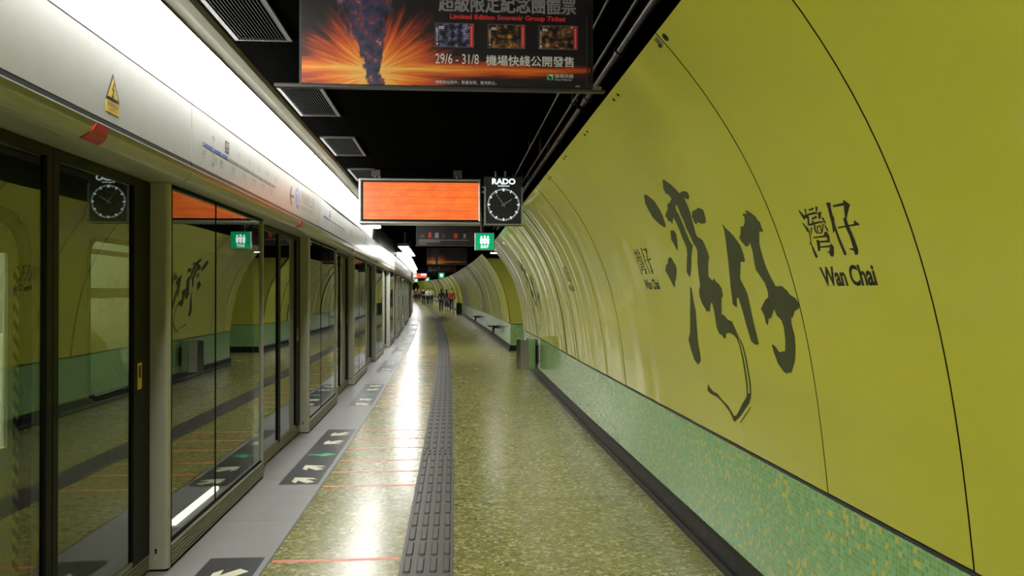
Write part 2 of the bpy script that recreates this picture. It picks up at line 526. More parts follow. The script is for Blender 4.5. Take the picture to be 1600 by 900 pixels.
# skirting along the right-hand wall: a coved toe with a lip
SK = [(1.461, 0.0), (1.461, 0.03), (1.468, 0.042), (1.479, 0.040), (1.484, 0.060), (1.490, 0.135), (1.497, 0.157), (1.53, 0.157)]
m = MB()
sweep(m, SK, yrange(Y0, OPEN_A)); sweep(m, SK, yrange(OPEN_B, Y1))
tag(m.build('baseboard_right', 'skirting_black'), 'scuffed black skirting at the foot of the green mosaic wall', 'skirting', kind='structure')

# green mosaic dado
m = MB()
sweep(m, [(1.50, 0.15), (1.50, 0.43), (1.50, 0.711)], yrange(Y0, OPEN_A)); sweep(m, [(1.50, 0.15), (1.50, 0.43), (1.50, 0.711)], yrange(OPEN_B, Y1))
# the returns of the passage
m.add([(5.4, OPEN_B, 0.15), P(1.50, OPEN_B, 0.15), P(1.50, OPEN_B, 0.711), (5.4, OPEN_B, 0.711)], [(0, 1, 2, 3)], 0, [(0.15, 3.9), (0.15, 0), (0.711, 0), (0.711, 3.9)])
m.add([(5.4, OPEN_A, 0.15), P(1.50, OPEN_A, 0.15), P(1.50, OPEN_A, 0.711), (5.4, OPEN_A, 0.711)], [(0, 1, 2, 3)], 0, [(0.15, 3.9), (0.15, 0), (0.711, 0), (0.711, 3.9)])
m.add([(5.4, OPEN_A, 0.15), (5.4, OPEN_B, 0.15), (5.4, OPEN_B, 0.711), (5.4, OPEN_A, 0.711)], [(0, 1, 2, 3)], 0, [(0.15, 0), (0.15, 3.5), (0.711, 3.5), (0.711, 0)])
tag(m.build('wall_right_dado', 'green_mosaic'), 'green mosaic dado with scattered yellow tiles below the yellow panels', 'wall', kind='structure')
m = MB()
for yy in (1.05, 7.31, 13.4):
    m.add([(1.4985, yy, 0.157), (1.4985, yy + 0.006, 0.157), (1.4985, yy + 0.006, 0.711), (1.4985, yy, 0.711)], [(0, 1, 2, 3)])
    m.v[-4:] = [(a + off(1.5, b), b, c + rise(b)) for a, b, c in m.v[-4:]]
sweep(m, [(1.497, 0.709), (1.497, 0.722), (1.515, 0.722)], yrange(Y0, OPEN_A)); sweep(m, [(1.497, 0.709), (1.497, 0.722), (1.515, 0.722)], yrange(OPEN_B, Y1))
tag(m.build('trim_4', 'black_metal'), 'thin black joint line between green mosaic dado and yellow panels', 'trim', kind='structure')

# curved yellow panels. Cross-section x = G(z), measured from z = 0.72 up to 2.565
def G(z):
    t = z - 0.72
    return 1.50173 - 0.10259*t - 0.01385*t*t - 0.06844*t**3 - 0.00315*t**4
def GN(z):
    e = 1e-3; d = (G(z + e) - G(z - e)) / (2 * e)
    l = math.hypot(1, d)
    return (-1 / l, d / l)             # unit normal towards the platform, in (x, z)
ZB, ZT = 0.728, 2.565
SEAMS = [-3.4, -2.47, -1.55, -0.62, 0.32, 1.27, 2.198, 3.103, 4.02, 4.94, 5.87, 6.845, 7.713, 8.64, 9.55, 10.47, 11.4, 12.3, 13.22, 14.13, 15.05, 15.97, 16.88, OPEN_A]
GAPS = {2.198: 0.019, 3.103: 0.005, 4.02: 0.007, 6.845: 0.010, 7.713: 0.018, 10.47: 0.010, 13.22: 0.012}
FAR = [OPEN_B]
while FAR[-1] < Y1: FAR.append(FAR[-1] + 0.925)
rng = random.Random(5)
WAVE = {}
def wave_of(a):
    if a not in WAVE:
        WAVE[a] = (rng.uniform(0.7, 1.5), rng.uniform(0, 6.3), rng.uniform(1.9, 3.2), rng.uniform(0, 6.3), rng.uniform(-1, 1), rng.uniform(-0.16, 0.16))
    return WAVE[a]
ALL = list(zip(SEAMS[:-1], SEAMS[1:])) + list(zip(FAR[:-1], FAR[1:]))
for a, b in ALL: wave_of(a)
def panel_at(Y):
    for a, b in ALL:
        if a <= Y < b: return a, b
    return ALL[0]
def swell(a, b, Y, z):
    """how far sheet a..b bellies out or leans at this point"""
    k1, p1, k2, p2, tilt, lean = wave_of(a)
    t = (Y - a) / (b - a)
    amp = 0.0012 + 0.0052 * max(0.0, min(1.0, (a - 4.5) / 6.0)) + (0.013 if a > 19 else 0.0)
    curl = 0.0 if a < 6.5 else (0.004 if a < 19 else 0.008) * (math.exp(-t / 0.05) * max(0.0, tilt + 0.3) + math.exp(-(1 - t) / 0.05) * max(0.0, 0.3 - tilt))
    return curl + amp * (0.65 * math.sin(6.283 * k1 * t + p1 + lean * z) + 0.35 * math.sin(6.283 * k2 * t + p2 - lean * z) + (2.6 if a > 19 else 1.3) * tilt * (t - 0.5))
def wallpt(Y, z, d=0.0, panel=None):
    a, b = panel or panel_at(Y)
    nx, nz = GN(z); e = d + 0.004 + swell(a, b, Y, z)
    g = G(z)
    return (g + off(g, Y) + nx * e, Y, z + nz * e + rise(Y))

m = MB(); back = MB()
for a, b in ALL:
    ga = GAPS.get(a, 0.0025)
    ts = [0, .012, .028, .05, .085, .13, .19, .26, .34, .42, .5, .58, .66, .74, .81, .87, .915, .95, .972, .988, 1] if b < 60 else [0, .03, .1, .3, .5, .7, .9, .97, 1]
    ny = len(ts) - 1
    nz = 24 if b < 30 else 16
    ya, yb = a + ga / 2, b - 0.00125
    ys = [ya + (yb - ya) * q for q in ts]
    zs = [ZB + (ZT - ZB) * j / nz for j in range(nz + 1)]
    vs = [wallpt(y, z, 0, (a, b)) for z in zs for y in ys]
    fs = [(j*(ny+1)+i, j*(ny+1)+i+1, (j+1)*(ny+1)+i+1, (j+1)*(ny+1)+i) for j in range(nz) for i in range(ny)]
    m.add(vs, fs, 0, [(y, z) for z in zs for y in ys])
    # the folded edges of the sheet
    rim = [(ya, z) for z in zs] + [(y, ZT) for y in ys[1:]] + [(yb, z) for z in reversed(zs[:-1])] + [(y, ZB) for y in reversed(ys[1:-1])]
    k = len(rim)
    m.add([wallpt(y, z, 0, (a, b)) for y, z in rim] + [wallpt(y, z, -0.016, (a, b)) for y, z in rim],
          [(i, (i+1) % k, k + (i+1) % k, k + i) for i in range(k)], 1, [(y, z) for y, z in rim] * 2)
wp_ = m.build('wall_right', ['yellow_panel', 'rubber'], smooth=True)
md = wp_.modifiers.new('edges', 'EDGE_SPLIT'); md.split_angle = R(40)
tag(wp_, 'curved wall of glossy yellow panels along the platform', 'wall', kind='structure')
prof = [(G(z) + 0.02, z) for z in [0.70 + (2.57 - 0.70) * i / 14 for i in range(15)]] + [(0.86, 2.62), (1.25, 2.64), (1.35, 3.3)]
sweep(back, prof, yrange(Y0, OPEN_A)); sweep(back, prof, yrange(OPEN_B, Y1))
tag(back.build('wall_right_backing', 'black_paint', recalc=False), 'black backing behind the gaps of the yellow panels', 'wall', kind='structure')

# passage: flat yellow returns above the mosaic, shaped to the curve of the wall at the opening
def return_wall(mb, yy):
    pts = [(G(z) + off(G(z), yy) + 0.003, z) for z in [0.722 + (2.44 - 0.722) * i / 16 for i in range(17)]] + [(5.4, 2.44), (5.4, 0.722)]
    mb.flat(pts, lambda u, w: (u, yy, w))
m = MB()
return_wall(m, OPEN_B - 0.012); return_wall(m, OPEN_A + 0.012)
m.add([(5.4, OPEN_A, 0.711), (5.4, OPEN_B, 0.711), (5.4, OPEN_B, 2.44), (5.4, OPEN_A, 2.44)], [(0, 1, 2, 3)])
tag(m.build('wall_passage', 'yellow_paint'), 'plain yellow walls of the exit passage opening off the platform', 'wall', kind='structure')
m = MB()
m.box(1.49, 5.4, OPEN_B - 0.012, OPEN_B, 0, 0.15); m.box(1.49, 5.4, OPEN_A, OPEN_A + 0.012, 0, 0.15); m.box(5.388, 5.4, OPEN_A, OPEN_B, 0, 0.15)
m.box(1.49, 5.4, OPEN_B - 0.016, OPEN_B - 0.002, 0.709, 0.722)
tag(m.build('baseboard_passage', 'skirting_black'), 'black skirting round the exit passage', 'skirting', kind='structure')
m = MB()
m.box(0.80, 5.4, OPEN_A - 0.02, OPEN_B + 0.02, 2.46, 2.56); m.box(0.80, 0.86, OPEN_A, OPEN_B, 2.56, 3.0)
tag(m.build('ceiling_passage', 'black_paint'), 'low black bulkhead ceiling over the exit passage', 'ceiling', kind='structure')

# black ceiling, stepping up into a service recess above the panels
m = MB()
sweep(m, [(-1.85, 3.3), (-1.85, 2.99), (-1.30, 2.985), (0.55, 2.985), (0.56, 3.10), (1.40, 3.12)], YS)
tag(m.build('ceiling', 'black_paint'), 'black painted ceiling above the platform', 'ceiling', kind='structure')

# tunnel beyond the screen doors
m = MB()
sweep(m, [(-1.80, -0.35), (-1.9, -1.1), (-6.2, -1.1), (-6.2, 2.6), (-5.0, 4.0), (-1.85, 4.0), (-1.85, 2.9)], YS)
tag(m.build('wall_left', 'tunnel_concrete', recalc=False), 'dark running tunnel behind the glass screen doors', 'wall', kind='structure')
# end walls closing the platform far beyond view
m = MB()
m.add([P(-6, Y1, -1.2), P(3, Y1, -1.2), P(3, Y1, 4), P(-6, Y1, 4)], [(0, 1, 2, 3)])
m.add([P(-6, Y0, -1.2), P(5, Y0, -1.2), P(5, Y0, 4), P(-6, Y0, 4)], [(0, 1, 2, 3)])
tag(m.build('wall_end', 'yellow_paint'), 'plain yellow wall across the end of the platform', 'wall', kind='structure')

# ------------------------------------------------------------------ the screen-door wall
XS = -1.57
POSTS = [0.10, 4.515, 8.84, 13.37, 17.90, 22.55, 27.1, 31.6, 36.1, 40.6, 45.1, 49.6, 54.1, 58.6, 63.1]
ORD = ['first', 'second', 'third', 'fourth', 'fifth', 'sixth', 'seventh', 'eighth', 'ninth', 'tenth', 'eleventh', 'twelfth', 'thirteenth', 'fourteenth']
L0 = 4.40                      # length of the standard bay the meshes are drawn for
FX = 0.515                     # share of a bay taken by the fixed screen
def bay_frame(i):
    a, b = POSTS[i], POSTS[i + 1]
    pa = Vector(P(XS, a)[:2]); pb = Vector(P(XS, b)[:2])
    d = pb - pa
    return pa, -math.atan2(d.x, d.y), d.length / L0
def at_bay(i, lx, ly):
    pa, rz, s = bay_frame(i)
    y = ly * s
    return (pa.x + lx * math.cos(rz) - y * math.sin(rz), pa.y + lx * math.sin(rz) + y * math.cos(rz), rise((POSTS[i] + POSTS[i + 1]) / 2)), rz, (1.0, s, 1.0)

def grooved(mb, x, y0, y1, z0, z1, n=6, depth=0.006, back_=0.03):
    """kick plate face with horizontal grooves; x is its front"""
    prof_ = [(x - back_, z0)]
    hgt = (z1 - z0) / n
    for i in range(n):
        za = z0 + i * hgt
        prof_ += [(x, za + 0.0015), (x, za + hgt * 0.70), (x - depth, za + hgt * 0.76), (x - depth, za + hgt * 0.97)]
    prof_ += [(x - back_, z1)]
    mb.prism(prof_, 'y', y0, y1)

# --- post
def make_post():
    loc, rz, s = at_bay(1, 0, 0)
    t = thing('screen_post', '', 'post', loc, rz, 'posts of the screen doors')
    m = MB()
    r = 0.022
    arc = [(-r + r * math.cos(a), 0.0 + r - r * math.sin(a)) for a in [R(90) - R(90) * i / 6 for i in range(7)]]
    arc2 = [(-r + r * math.cos(a), 0.055 - r + r * math.sin(a)) for a in [R(90) * i / 6 for i in range(7)]]
    m.prism([(-0.108, 0.0)] + arc + arc2 + [(-0.108, 0.055)], 'z', 0.012, 2.137)
    m.build('shaft', 'beige_metal', t)
    m = MB(); m.prism([(-0.100, 0.003), (-0.006, 0.003), (-0.006, 0.052), (-0.100, 0.052)], 'z', 0.0, 0.014); m.build('foot', 'rubber', t)
    m = MB()
    m.cyl((-0.066, -0.001, 0.118), (-0.066, 0.004, 0.118), 0.007, 12); m.prism([(-0.072, 0.098), (-0.060, 0.098), (-0.063, 0.116), (-0.069, 0.116)], 'y', -0.001, 0.004)
    m.build('keyhole', 'rubber', t)
    m = MB(); m.box(-0.076, -0.056, -0.0012, 0.002, 0.066, 0.078); m.build('label_plate', 'sign_white', t)
    return t
# --- fixed screen
def make_fixed():
    loc, rz, s = at_bay(1, 0, 0.056)
    t = thing('fixed_screen', '', 'glass screen', loc, rz, 'fixed glass screens between the doors', s)
    y1 = L0 * FX - 0.056
    m = MB()
    m.box(-0.034, -0.022, 0.012, y1 - 0.014, 0.140, 2.134)
    m.build('glass_pane', 'screen_glass', t)
    m = MB(); m.box(-0.042, -0.004, 0.0, 0.013, 0.140, 2.138); m.box(-0.042, -0.004, 0.0, y1, 2.128, 2.138); m.box(-0.040, -0.012, 0.0, y1, 0.134, 0.146)
    m.build('gasket', 'rubber', t)
    m = MB(); m.box(-0.042, -0.004, y1 - 0.016, y1, 0.02, 2.138); m.build('end_stile', 'beige_metal', t)
    m = MB(); m.box(-0.037, -0.019, 0.905, 0.914, 0.02, 2.136); m.build('joint_strip', 'rubber', t)
    m = MB(); grooved(m, 0.0, 0.0, y1, 0.018, 0.136); m.build('kick_plate', 'kick_metal', t)
    m = MB(); m.box(-0.05, -0.006, 0.0, y1, 0.0, 0.018); m.build('base_seal', 'rubber', t)
    return t
# --- sliding leaf: `side` -1 slides behind the fixed screen, +1 closes against the next post
DC = L0 * (FX + 1) / 2
def make_leaf(side):
    loc, rz, s = at_bay(1, -0.115, DC)
    t = thing('sliding_door', '', 'sliding door', loc, rz, 'sliding glass doors of the screen wall', s)
    w = L0 * (1 - FX) / 2
    a, b = (-w - 0.03, -0.004) if side < 0 else (0.004, w - 0.01)
    m = MB()
    if side < 0:
        m.box(-0.018, 0.018, b - 0.045, b, 0.10, 2.135); m.box(-0.018, 0.018, a, a + 0.05, 0.10, 2.135)
        ga, gb = a + 0.05, b - 0.045
    else:
        m.box(-0.018, 0.018, a, a + 0.045, 0.10, 2.135); m.box(-0.018, 0.018, b - 0.215, b, 0.10, 2.135)
        ga, gb = a + 0.045, b - 0.215
    m.box(-0.018, 0.018, ga, gb, 2.095, 2.135)
    m.build('frame', 'dark_frame', t)
    m = MB(); m.box(-0.007, 0.005, ga - 0.004, gb + 0.004, 0.125, 2.10); m.build('glass_pane', 'screen_glass', t)
    m = MB(); grooved(m, 0.016, a, b, 0.020, 0.128, 5); m.build('kick_plate', 'kick_metal', t)
    if side > 0:
        m = MB(); m.box(0.017, 0.0195, b - 0.17, b - 0.115, 1.02, 1.16)
        st = m.build('instruction_sticker', 'warning_yellow', t)
        m = MB(); m.box(0.0192, 0.0205, b - 0.158, b - 0.128, 1.08, 1.145); m.build('pictogram', 'dark_print', st)
    return t
post0 = make_post(); fixed0 = make_fixed(); leafA0 = make_leaf(-1); leafB0 = make_leaf(1)
used = {}
def place(root, i, lx, ly, label, scaled=True):
    loc, rz, s = at_bay(i, lx, ly)
    if root.name not in used:
        used[root.name] = 1
        root.location = loc; root.rotation_euler = (0, 0, rz); root['label'] = label
        if scaled: root.scale = s
        return root
    return dup(root, loc, rz, label, s if scaled else None)
NB = len(POSTS) - 1
for i in range(NB):
    w = ORD[i]
    if i > 0:
        p = ORD[i - 1]
        place(post0, i, 0, 0, f'beige rounded metal post of the screen doors, {p} post from the camera', False)
        place(fixed0, i, 0, 0.056, f'fixed glass screen with grooved kick plate behind the {p} post from the camera')
    place(leafA0, i, -0.115, DC, f'near glass leaf of the {w} closed platform doorway from the camera')
    place(leafB0, i, -0.115, DC, f'far glass leaf of the {w} closed platform doorway from the camera, against a post')

# ------------------------------------------------------------------ the sign header over the doors
STATIONS = [('上環', 'Sheung Wan', 0), ('中環', 'Central', 1), ('金鐘', 'Admiralty', 0), ('灣仔', 'Wan Chai', 1), ('銅鑼灣', 'Causeway Bay', 0),
            ('天后', 'Tin Hau', 1), ('炮台山', 'Fortress Hill', 0), ('北角', 'North Point', 1), ('鰂魚涌', 'Quarry Bay', 0), ('太古', 'Tai Koo', 1),
            ('西灣河', 'Sai Wan Ho', 0), ('筲箕灣', 'Shau Kei Wan', 1), ('杏花邨', 'Heng Fa Chuen', 0), ('柴灣', 'Chai Wan', 1)]
PX = 0.120                      # face of the sign panel, measured out from the glass line
def panel_pt(y0, z0, d=0.0012):
    return lambda u, w: (PX + d, y0 + u, z0 + w)
def disc(mb, y, z, r, d, mi=0, seg=20, x=None):
    xx = PX if x is None else x
    mb.cyl((xx - 0.001, y, z), (xx + d, y, z), r, seg, mi)

def make_header(kind, label):
    i = {'warning': 0, 'platform': 1, 'plain': 2}[kind]
    loc, rz, s = at_bay(i, 0, 0)
    t = thing('sign_header', label, 'header', loc, rz, 'sign headers over the screen doors', s)
    m = MB(); m.box(-0.19, 0.095, 0.008, L0 - 0.008, 2.192, 2.98); m.build('housing', 'black_metal', t)
    m = MB()
    nose = [(-0.19, 2.140), (0.030, 2.140), (0.056, 2.142), (0.080, 2.148), (0.099, 2.158), (0.112, 2.173), (0.118, 2.192), (0.1195, 2.2235), (0.095, 2.2235), (-0.19, 2.188)]
    m.prism(nose, 'y', 0.006, L0 - 0.006)
    m.build('bullnose', 'beige_metal', t, smooth=False)
    m = MB(); m.prism([(0.113, 2.2245), (0.1225, 2.2245), (0.1225, 2.2285), (0.113, 2.2285)], 'y', 0.006, L0 - 0.006); m.build('edge_highlight', 'enamel_white', t)  # white strip standing in for the highlight along the top of the bullnose
    m = MB()
    if kind == 'platform':
        m.box(0.09, 0.1195, 0.006, 0.9, 2.228, 2.252, 0); m.box(0.09, 0.1195, 0.9, 3.35, 2.228, 2.252, 1); m.box(0.09, 0.1195, 3.35, L0 - 0.006, 2.228, 2.252, 0)
    else:
        m.box(0.09, 0.1195, 0.006, L0 - 0.006, 2.228, 2.252, 0)
    m.build('colour_strip', ['navy', 'maroon'], t)
    m = MB(); m.box(0.09, PX, 0.006, L0 - 0.006, 2.252, 2.574)
    pn = m.build('sign_panel', 'sign_white', t)
    # red door lamp on the bullnose, a wedge with a curved inner end
    m = MB()
    base = nose[3:8]
    for k_ in range(6):
        pass
    ya, yb = DC - 0.105, DC - 0.005
    outer = [(x + 0.005, z - 0.002) for x, z in base]
    cols = []
    for q in range(7):
        f = q / 6; y = ya + (yb - ya) * f
        lift = max(0.0, 1 - (f / 0.55)) ** 1.7
        ring = []
        for x, z in outer:
            ring.append((x - 0.0 * lift, y, z + (2.219 - z) * 0.0))
        keep = [(x, y + (1 - (z - 2.176) / 0.0495) * -0.0, z) for x, z in outer]
        cols.append(keep)
    vs = [v for c_ in cols for v in c_]; k_ = len(outer)
    fs = [(a*k_+b, a*k_+b+1, (a+1)*k_+b+1, (a+1)*k_+b) for a in range(6) for b in range(k_-1)]
    fs += [tuple(range(k_)), tuple(6*k_+j for j in reversed(range(k_)))]
    # the near end sweeps back along the bottom
    vs = [(x, y - (0.07 * (1 - (z - 2.144) / 0.0795) if j < k_ else 0.0), z) for j, (x, y, z) in enumerate(vs)]
    m.add(vs, fs)
    m.build('door_lamp', 'red_plastic', t)
    if kind == 'warning':
        y0 = 3.484 - POSTS[0]
        m = MB()
        def tri(r_, zc): return [(y0 + r_ * math.sin(R(a)), zc + r_ * math.cos(R(a))) for a in (0, 120, 240)]
        m.prism(tri(0.076, 2.387), 'x', PX - 0.001, PX + 0.0015, 0)
        m.prism(tri(0.058, 2.387), 'x', PX, PX + 0.0022, 1)
        bolt = [(0.006, 0.040), (-0.014, 0.004), (-0.001, 0.004), (-0.006, -0.018), (-0.013, -0.016), (-0.003, -0.034), (0.009, -0.014), (0.002, -0.016), (0.014, 0.012), (0.001, 0.012), (0.014, 0.040)]
        m.prism([(y0 + a, 2.385 + b) for a, b in bolt], 'x', PX, PX + 0.003, 0)
        m.build('warning_triangle', ['dark_print', 'warning_yellow'], t)
        m = MB(); m.box(PX - 0.001, PX + 0.0012, y0 - 0.063, y0 + 0.063, 2.292, 2.342, 0)
        put_text(m, '高壓電危險', 0.022, panel_pt(y0, 2.320, 0.0022), 1)
        put_text(m, 'Danger high voltage', 0.011, panel_pt(y0, 2.302, 0.0022), 1)
        m.build('warning_label', ['warning_yellow', 'dark_print'], t)
        return t
    # route diagram: blue stretch, then greyed-out stations
    ya = 0.215; step = [0, 0.185, 0.357, 0.50]
    ys = step + [0.50 + (1.90 - 0.50) * j / 10 for j in range(1, 11)]
    zl = 2.394
    m = MB()
    m.box(PX - 0.001, PX + 0.0010, ya, ya + 0.50, zl - 0.011, zl + 0.011, 0)
    for j in range(3, 13):
        m.box(PX - 0.001, PX + 0.0008, ya + ys[j] + 0.022, ya + ys[j + 1] - 0.004, zl - 0.0095, zl + 0.0095, 1)
    for j in range(14):
        r_ = 0.014 if j < 4 else 0.008
        disc(m, ya + ys[j], zl, r_, 0.0016, 2 if j < 4 else 1)
        disc(m, ya + ys[j], zl, r_ * 0.66, 0.0022, 3)
    # branch below the second station
    m.box(PX - 0.001, PX + 0.0009, ya + ys[1] - 0.003, ya + ys[1] + 0.003, zl - 0.080, zl - 0.012, 1)
    disc(m, ya + ys[1], zl - 0.084, 0.011, 0.0016, 2); disc(m, ya + ys[1], zl - 0.084, 0.006, 0.0022, 3)
    m.build('route_line', ['line_blue', 'mid_grey_print', 'grey_print', 'sign_white'], pn)
    m = MB()
    for j, (zh, en, up) in enumerate(STATIONS):
        mi = 0 if j < 3 else 1
        if j == 3:
            continue
        if up: zz, ze = zl + 0.054, zl + 0.036
        else: zz, ze = zl - 0.062, zl - 0.082
        put_text(m, zh, 0.034, panel_pt(ya + ys[j], zz), mi); put_text(m, en, 0.014, panel_pt(ya + ys[j], ze), mi)
    put_text(m, '香港', 0.024, panel_pt(ya + ys[1] + 0.055, zl - 0.060), 0); put_text(m, 'Hong Kong', 0.013, panel_pt(ya + ys[1] + 0.06, zl - 0.080), 0)
    m.build('station_names', ['grey_print', 'mid_grey_print'], pn)
    m = MB(); m.box(PX - 0.001, PX + 0.0010, ya + ys[3] - 0.050, ya + ys[3] + 0.036, zl + 0.030, zl + 0.105, 0)
    put_text(m, '灣仔', 0.036, panel_pt(ya + ys[3] - 0.007, zl + 0.066, 0.002), 1); put_text(m, 'Wan Chai', 0.016, panel_pt(ya + ys[3] - 0.007, zl + 0.044, 0.002), 1)
    m.build('current_station_tag', ['dark_print', 'white_print'], pn)
    if kind == 'platform':
        m = MB()
        ax = 2.73; az = 2.402
        m.box(PX - 0.001, PX + 0.001, ax, ax + 0.16, az - 0.014, az + 0.014, 1)
        for sg in (1, -1):
            m.prism([(ax - 0.02, az), (ax + 0.02, az), (ax + 0.085, az + sg * 0.083), (ax + 0.045, az + sg * 0.083)], 'x', PX - 0.001, PX + 0.0012, 0)
        m.build('arrow', ['grey_print', 'maroon'], pn)
        m = MB(); disc(m, 3.07, 2.414, 0.100, 0.0012, 0, 36); put_text(m, '2', 0.165, panel_pt(3.07, 2.356, 0.002), 1)
        m.build('platform_number', ['pale_blue', 'white_print'], pn)
        m = MB(); put_text(m, '港島線往上環', 0.128, panel_pt(3.24, 2.405), 0, align='LEFT', width=0.98); put_text(m, 'Island Line to Sheung Wan', 0.062, panel_pt(3.24, 2.335), 0, align='LEFT')
        m.build('direction_text', ['mid_grey_print'], pn)
    else:
        m = MB(); m.box(PX - 0.001, PX + 0.001, 2.93, 2.975, 2.36, 2.47); m.build('small_notice', 'mid_grey_print', pn)
    return t
make_header('warning', 'white sign header nearest the camera with yellow electric shock warning triangle')
make_header('platform', 'white sign header with blue route line, arrow, platform number and direction lettering')
hp = make_header('plain', 'white sign header with route line just beyond the one with the platform number')
for i in range(3, NB):
    loc, rz, s = at_bay(i, 0, 0)
    dup(hp, loc, rz, f'white sign header with route line over the {ORD[i]} doorway from the camera', s)

# ------------------------------------------------------------------ fluorescent troughs above the header
def trough(name, label, ya, yb, loc):
    t = thing(name, label, 'light', loc, 0)
    def sw(part, prof, a, b, mat, closed=True, smooth=False):
        m = MB(); sweep(m, prof, yrange(a, b), 0, closed)
        m.v = [(x - loc[0], y - loc[1], z - loc[2]) for x, y, z in m.v]
        return m.build(part, mat, t, smooth=smooth)
    return t, sw
t, sw = trough('light_trough', 'long glowing white fluorescent trough above the near sign headers', -3.5, 15.4, (-1.45, -3.5, 2.6))
sw('white_panel', [(-1.465, 2.581), (-1.450, 2.581), (-1.450, 2.812), (-1.465, 2.812)], -3.5, 15.4, 'enamel_white')
sw('diffuser', [(-1.450, 2.814), (-1.338, 2.822), (-1.338, 2.862), (-1.450, 2.862)], -3.5, 16.0, 'tube_glow')
sw('light_shield', [(-1.450, 2.8635), (-1.341, 2.8635), (-1.341, 2.868), (-1.450, 2.868)], -3.5, 16.0, 'black_metal')  # unseen plate, added to hold the diffuser's upward light off the cove
cove = [(-1.425, 2.871), (-1.365, 2.892), (-1.318, 2.925), (-1.290, 2.955), (-1.278, 2.984), (-1.425, 2.984)]
sw('cove', cove, -3.5, 15.9, 'cove_paint', smooth=False)
t, sw = trough('light_trough', 'curving white light trough in the distance beyond the orange display', 23.4, 42.5, (-1.6, 23.4, 2.6))
sw('white_panel', [(-1.438, 2.582), (-1.428, 2.582), (-1.428, 2.686), (-1.438, 2.686)], 23.4, 42.5, 'enamel_white')
sw('diffuser', [(-1.436, 2.689), (-1.14, 2.700), (-1.14, 2.707), (-1.436, 2.707)], 23.4, 42.5, 'trough_glow')
sw('housing', [(-1.44, 2.708), (-1.13, 2.708), (-1.13, 2.978), (-1.44, 2.978)], 23.4, 42.5, 'black_metal')
t, sw = trough('light_trough', 'added thin trough light brightening the far platform beside the most distant sign headers', 49, 125, (-2.6, 49, 2.6))  # added trough, put in to brighten the far end of the platform
sw('diffuser', [(-1.440, 2.80), (-1.30, 2.83), (-1.30, 2.85), (-1.440, 2.85)], 49, 125, 'far_glow')
sw('housing', [(-1.440, 2.853), (-1.295, 2.853), (-1.295, 2.978), (-1.440, 2.978)], 49, 125, 'black_metal')
# single ceiling fitting
t = thing('ceiling_light', 'short bright ceiling light left of the far hanging posters', 'light', (-1.02, 18.3, 2.60))
m = MB(); m.box(-0.11, 0.11, 0, 4.6, -0.02, -0.008); m.v = [(x + off(-1.02, 18.3 + y), y, z + rise(18.3 + y)) for x, y, z in m.v]
m.build('diffuser', 'fitting_glow', t)
m = MB(); m.box(-0.12, 0.12, -0.01, 4.61, -0.007, 0.06); m.box(-0.02, 0.02, 0.8, 0.84, 0.06, 0.38); m.box(-0.02, 0.02, 3.8, 3.84, 0.06, 0.38)
m.v = [(x + off(-1.02, 18.3 + y), y, z + rise(18.3 + y)) for x, y, z in m.v]
m.build('housing', 'black_metal', t)

# ------------------------------------------------------------------ departure display and clock
t = thing('departure_display', 'blank orange LED departure board in a silver frame hung from the ceiling', 'display', (-0.400, 9.4, 2.339), scale=(1.044, 1.044, 1.044))
W, H = 0.683, 0.515
m = MB()
fr = 0.030
m.box(-W, W, 0.012, 0.20, 0.0, H)
for a, b, c, d in ((-W, W, 0, fr), (-W, W, H - fr, H)): m.box(a, b, -0.012, 0.012, c, d)
for a, b in ((-W, -W + fr), (W - fr, W)): m.box(a, b, -0.012, 0.012, fr, H - fr)
m.build('housing', 'silver_trim', t, bevel=0.012)
m = MB()
m.box(-W + fr, W - fr, -0.002, 0.014, fr, H - fr); m.build('bezel', 'rubber', t)
m = MB(); m.box(-W + 0.048, W - 0.030, -0.004, 0.002, fr + 0.022, H - fr - 0.016); m.build('screen', 'led_amber', t)
for x in (-0.50, 0.42):
    m = MB(); m.cyl((x, 0.10, H), (x, 0.10, 0.55), 0.020, 12); m.box(x - 0.05, x + 0.05, 0.04, 0.16, 0.55, 0.616); m.build('hanger', 'pipe_dark', t)

t = thing('station_clock', 'square black station clock with white marks beside the orange departure board', 'clock', (0.580, 9.4, 2.334), scale=(1.044, 1.044, 1.044))
m = MB()
m.box(-0.218, 0.218, 0.0, 0.16, 0.0, 0.548)
m.build('case', 'black_metal', t)
m = MB()
m.box(-0.219, -0.200, -0.014, 0.02, 0.012, 0.43); m.box(0.200, 0.219, -0.014, 0.02, 0.012, 0.43); m.box(-0.219, 0.219, -0.014, 0.02, 0.0, 0.014)
m.build('silver_edge', 'silver_trim', t)
CZ = 0.232
m = MB()
for q in range(60):
    a = R(q * 6)
    big = q % 5 == 0
    wd, ln = (0.0062, 0.030) if big else (0.0022, 0.018)
    if q == 0: wd = 0.010
    ro = 0.183
    pts = [(-wd, ro - ln), (wd, ro - ln), (wd, ro), (-wd, ro)]
    m.add([(u * math.cos(a) + w * math.sin(a), -0.003, CZ - u * math.sin(a) + w * math.cos(a)) for u, w in pts], [(0, 1, 2, 3)])
m.build('minute_marks', 'clock_white', t)
def hand(name, ang, ln, wd, y):
    m = MB(); a = R(ang)
    pts = [(-wd, -0.03), (wd, -0.03), (wd * 0.8, ln), (-wd * 0.8, ln)]
    v = [(u * math.cos(a) + w * math.sin(a), yy, CZ - u * math.sin(a) + w * math.cos(a)) for yy in (y, y - 0.002) for u, w in pts]
    m.add(v, [(0, 1, 2, 3), (7, 6, 5, 4), (0, 4, 5, 1), (1, 5, 6, 2), (2, 6, 7, 3), (3, 7, 4, 0)])
    m.build(name, 'silver_trim', t)
hand('hour_hand', 57, 0.110, 0.0075, -0.006); hand('minute_hand', 324, 0.160, 0.0055, -0.010)
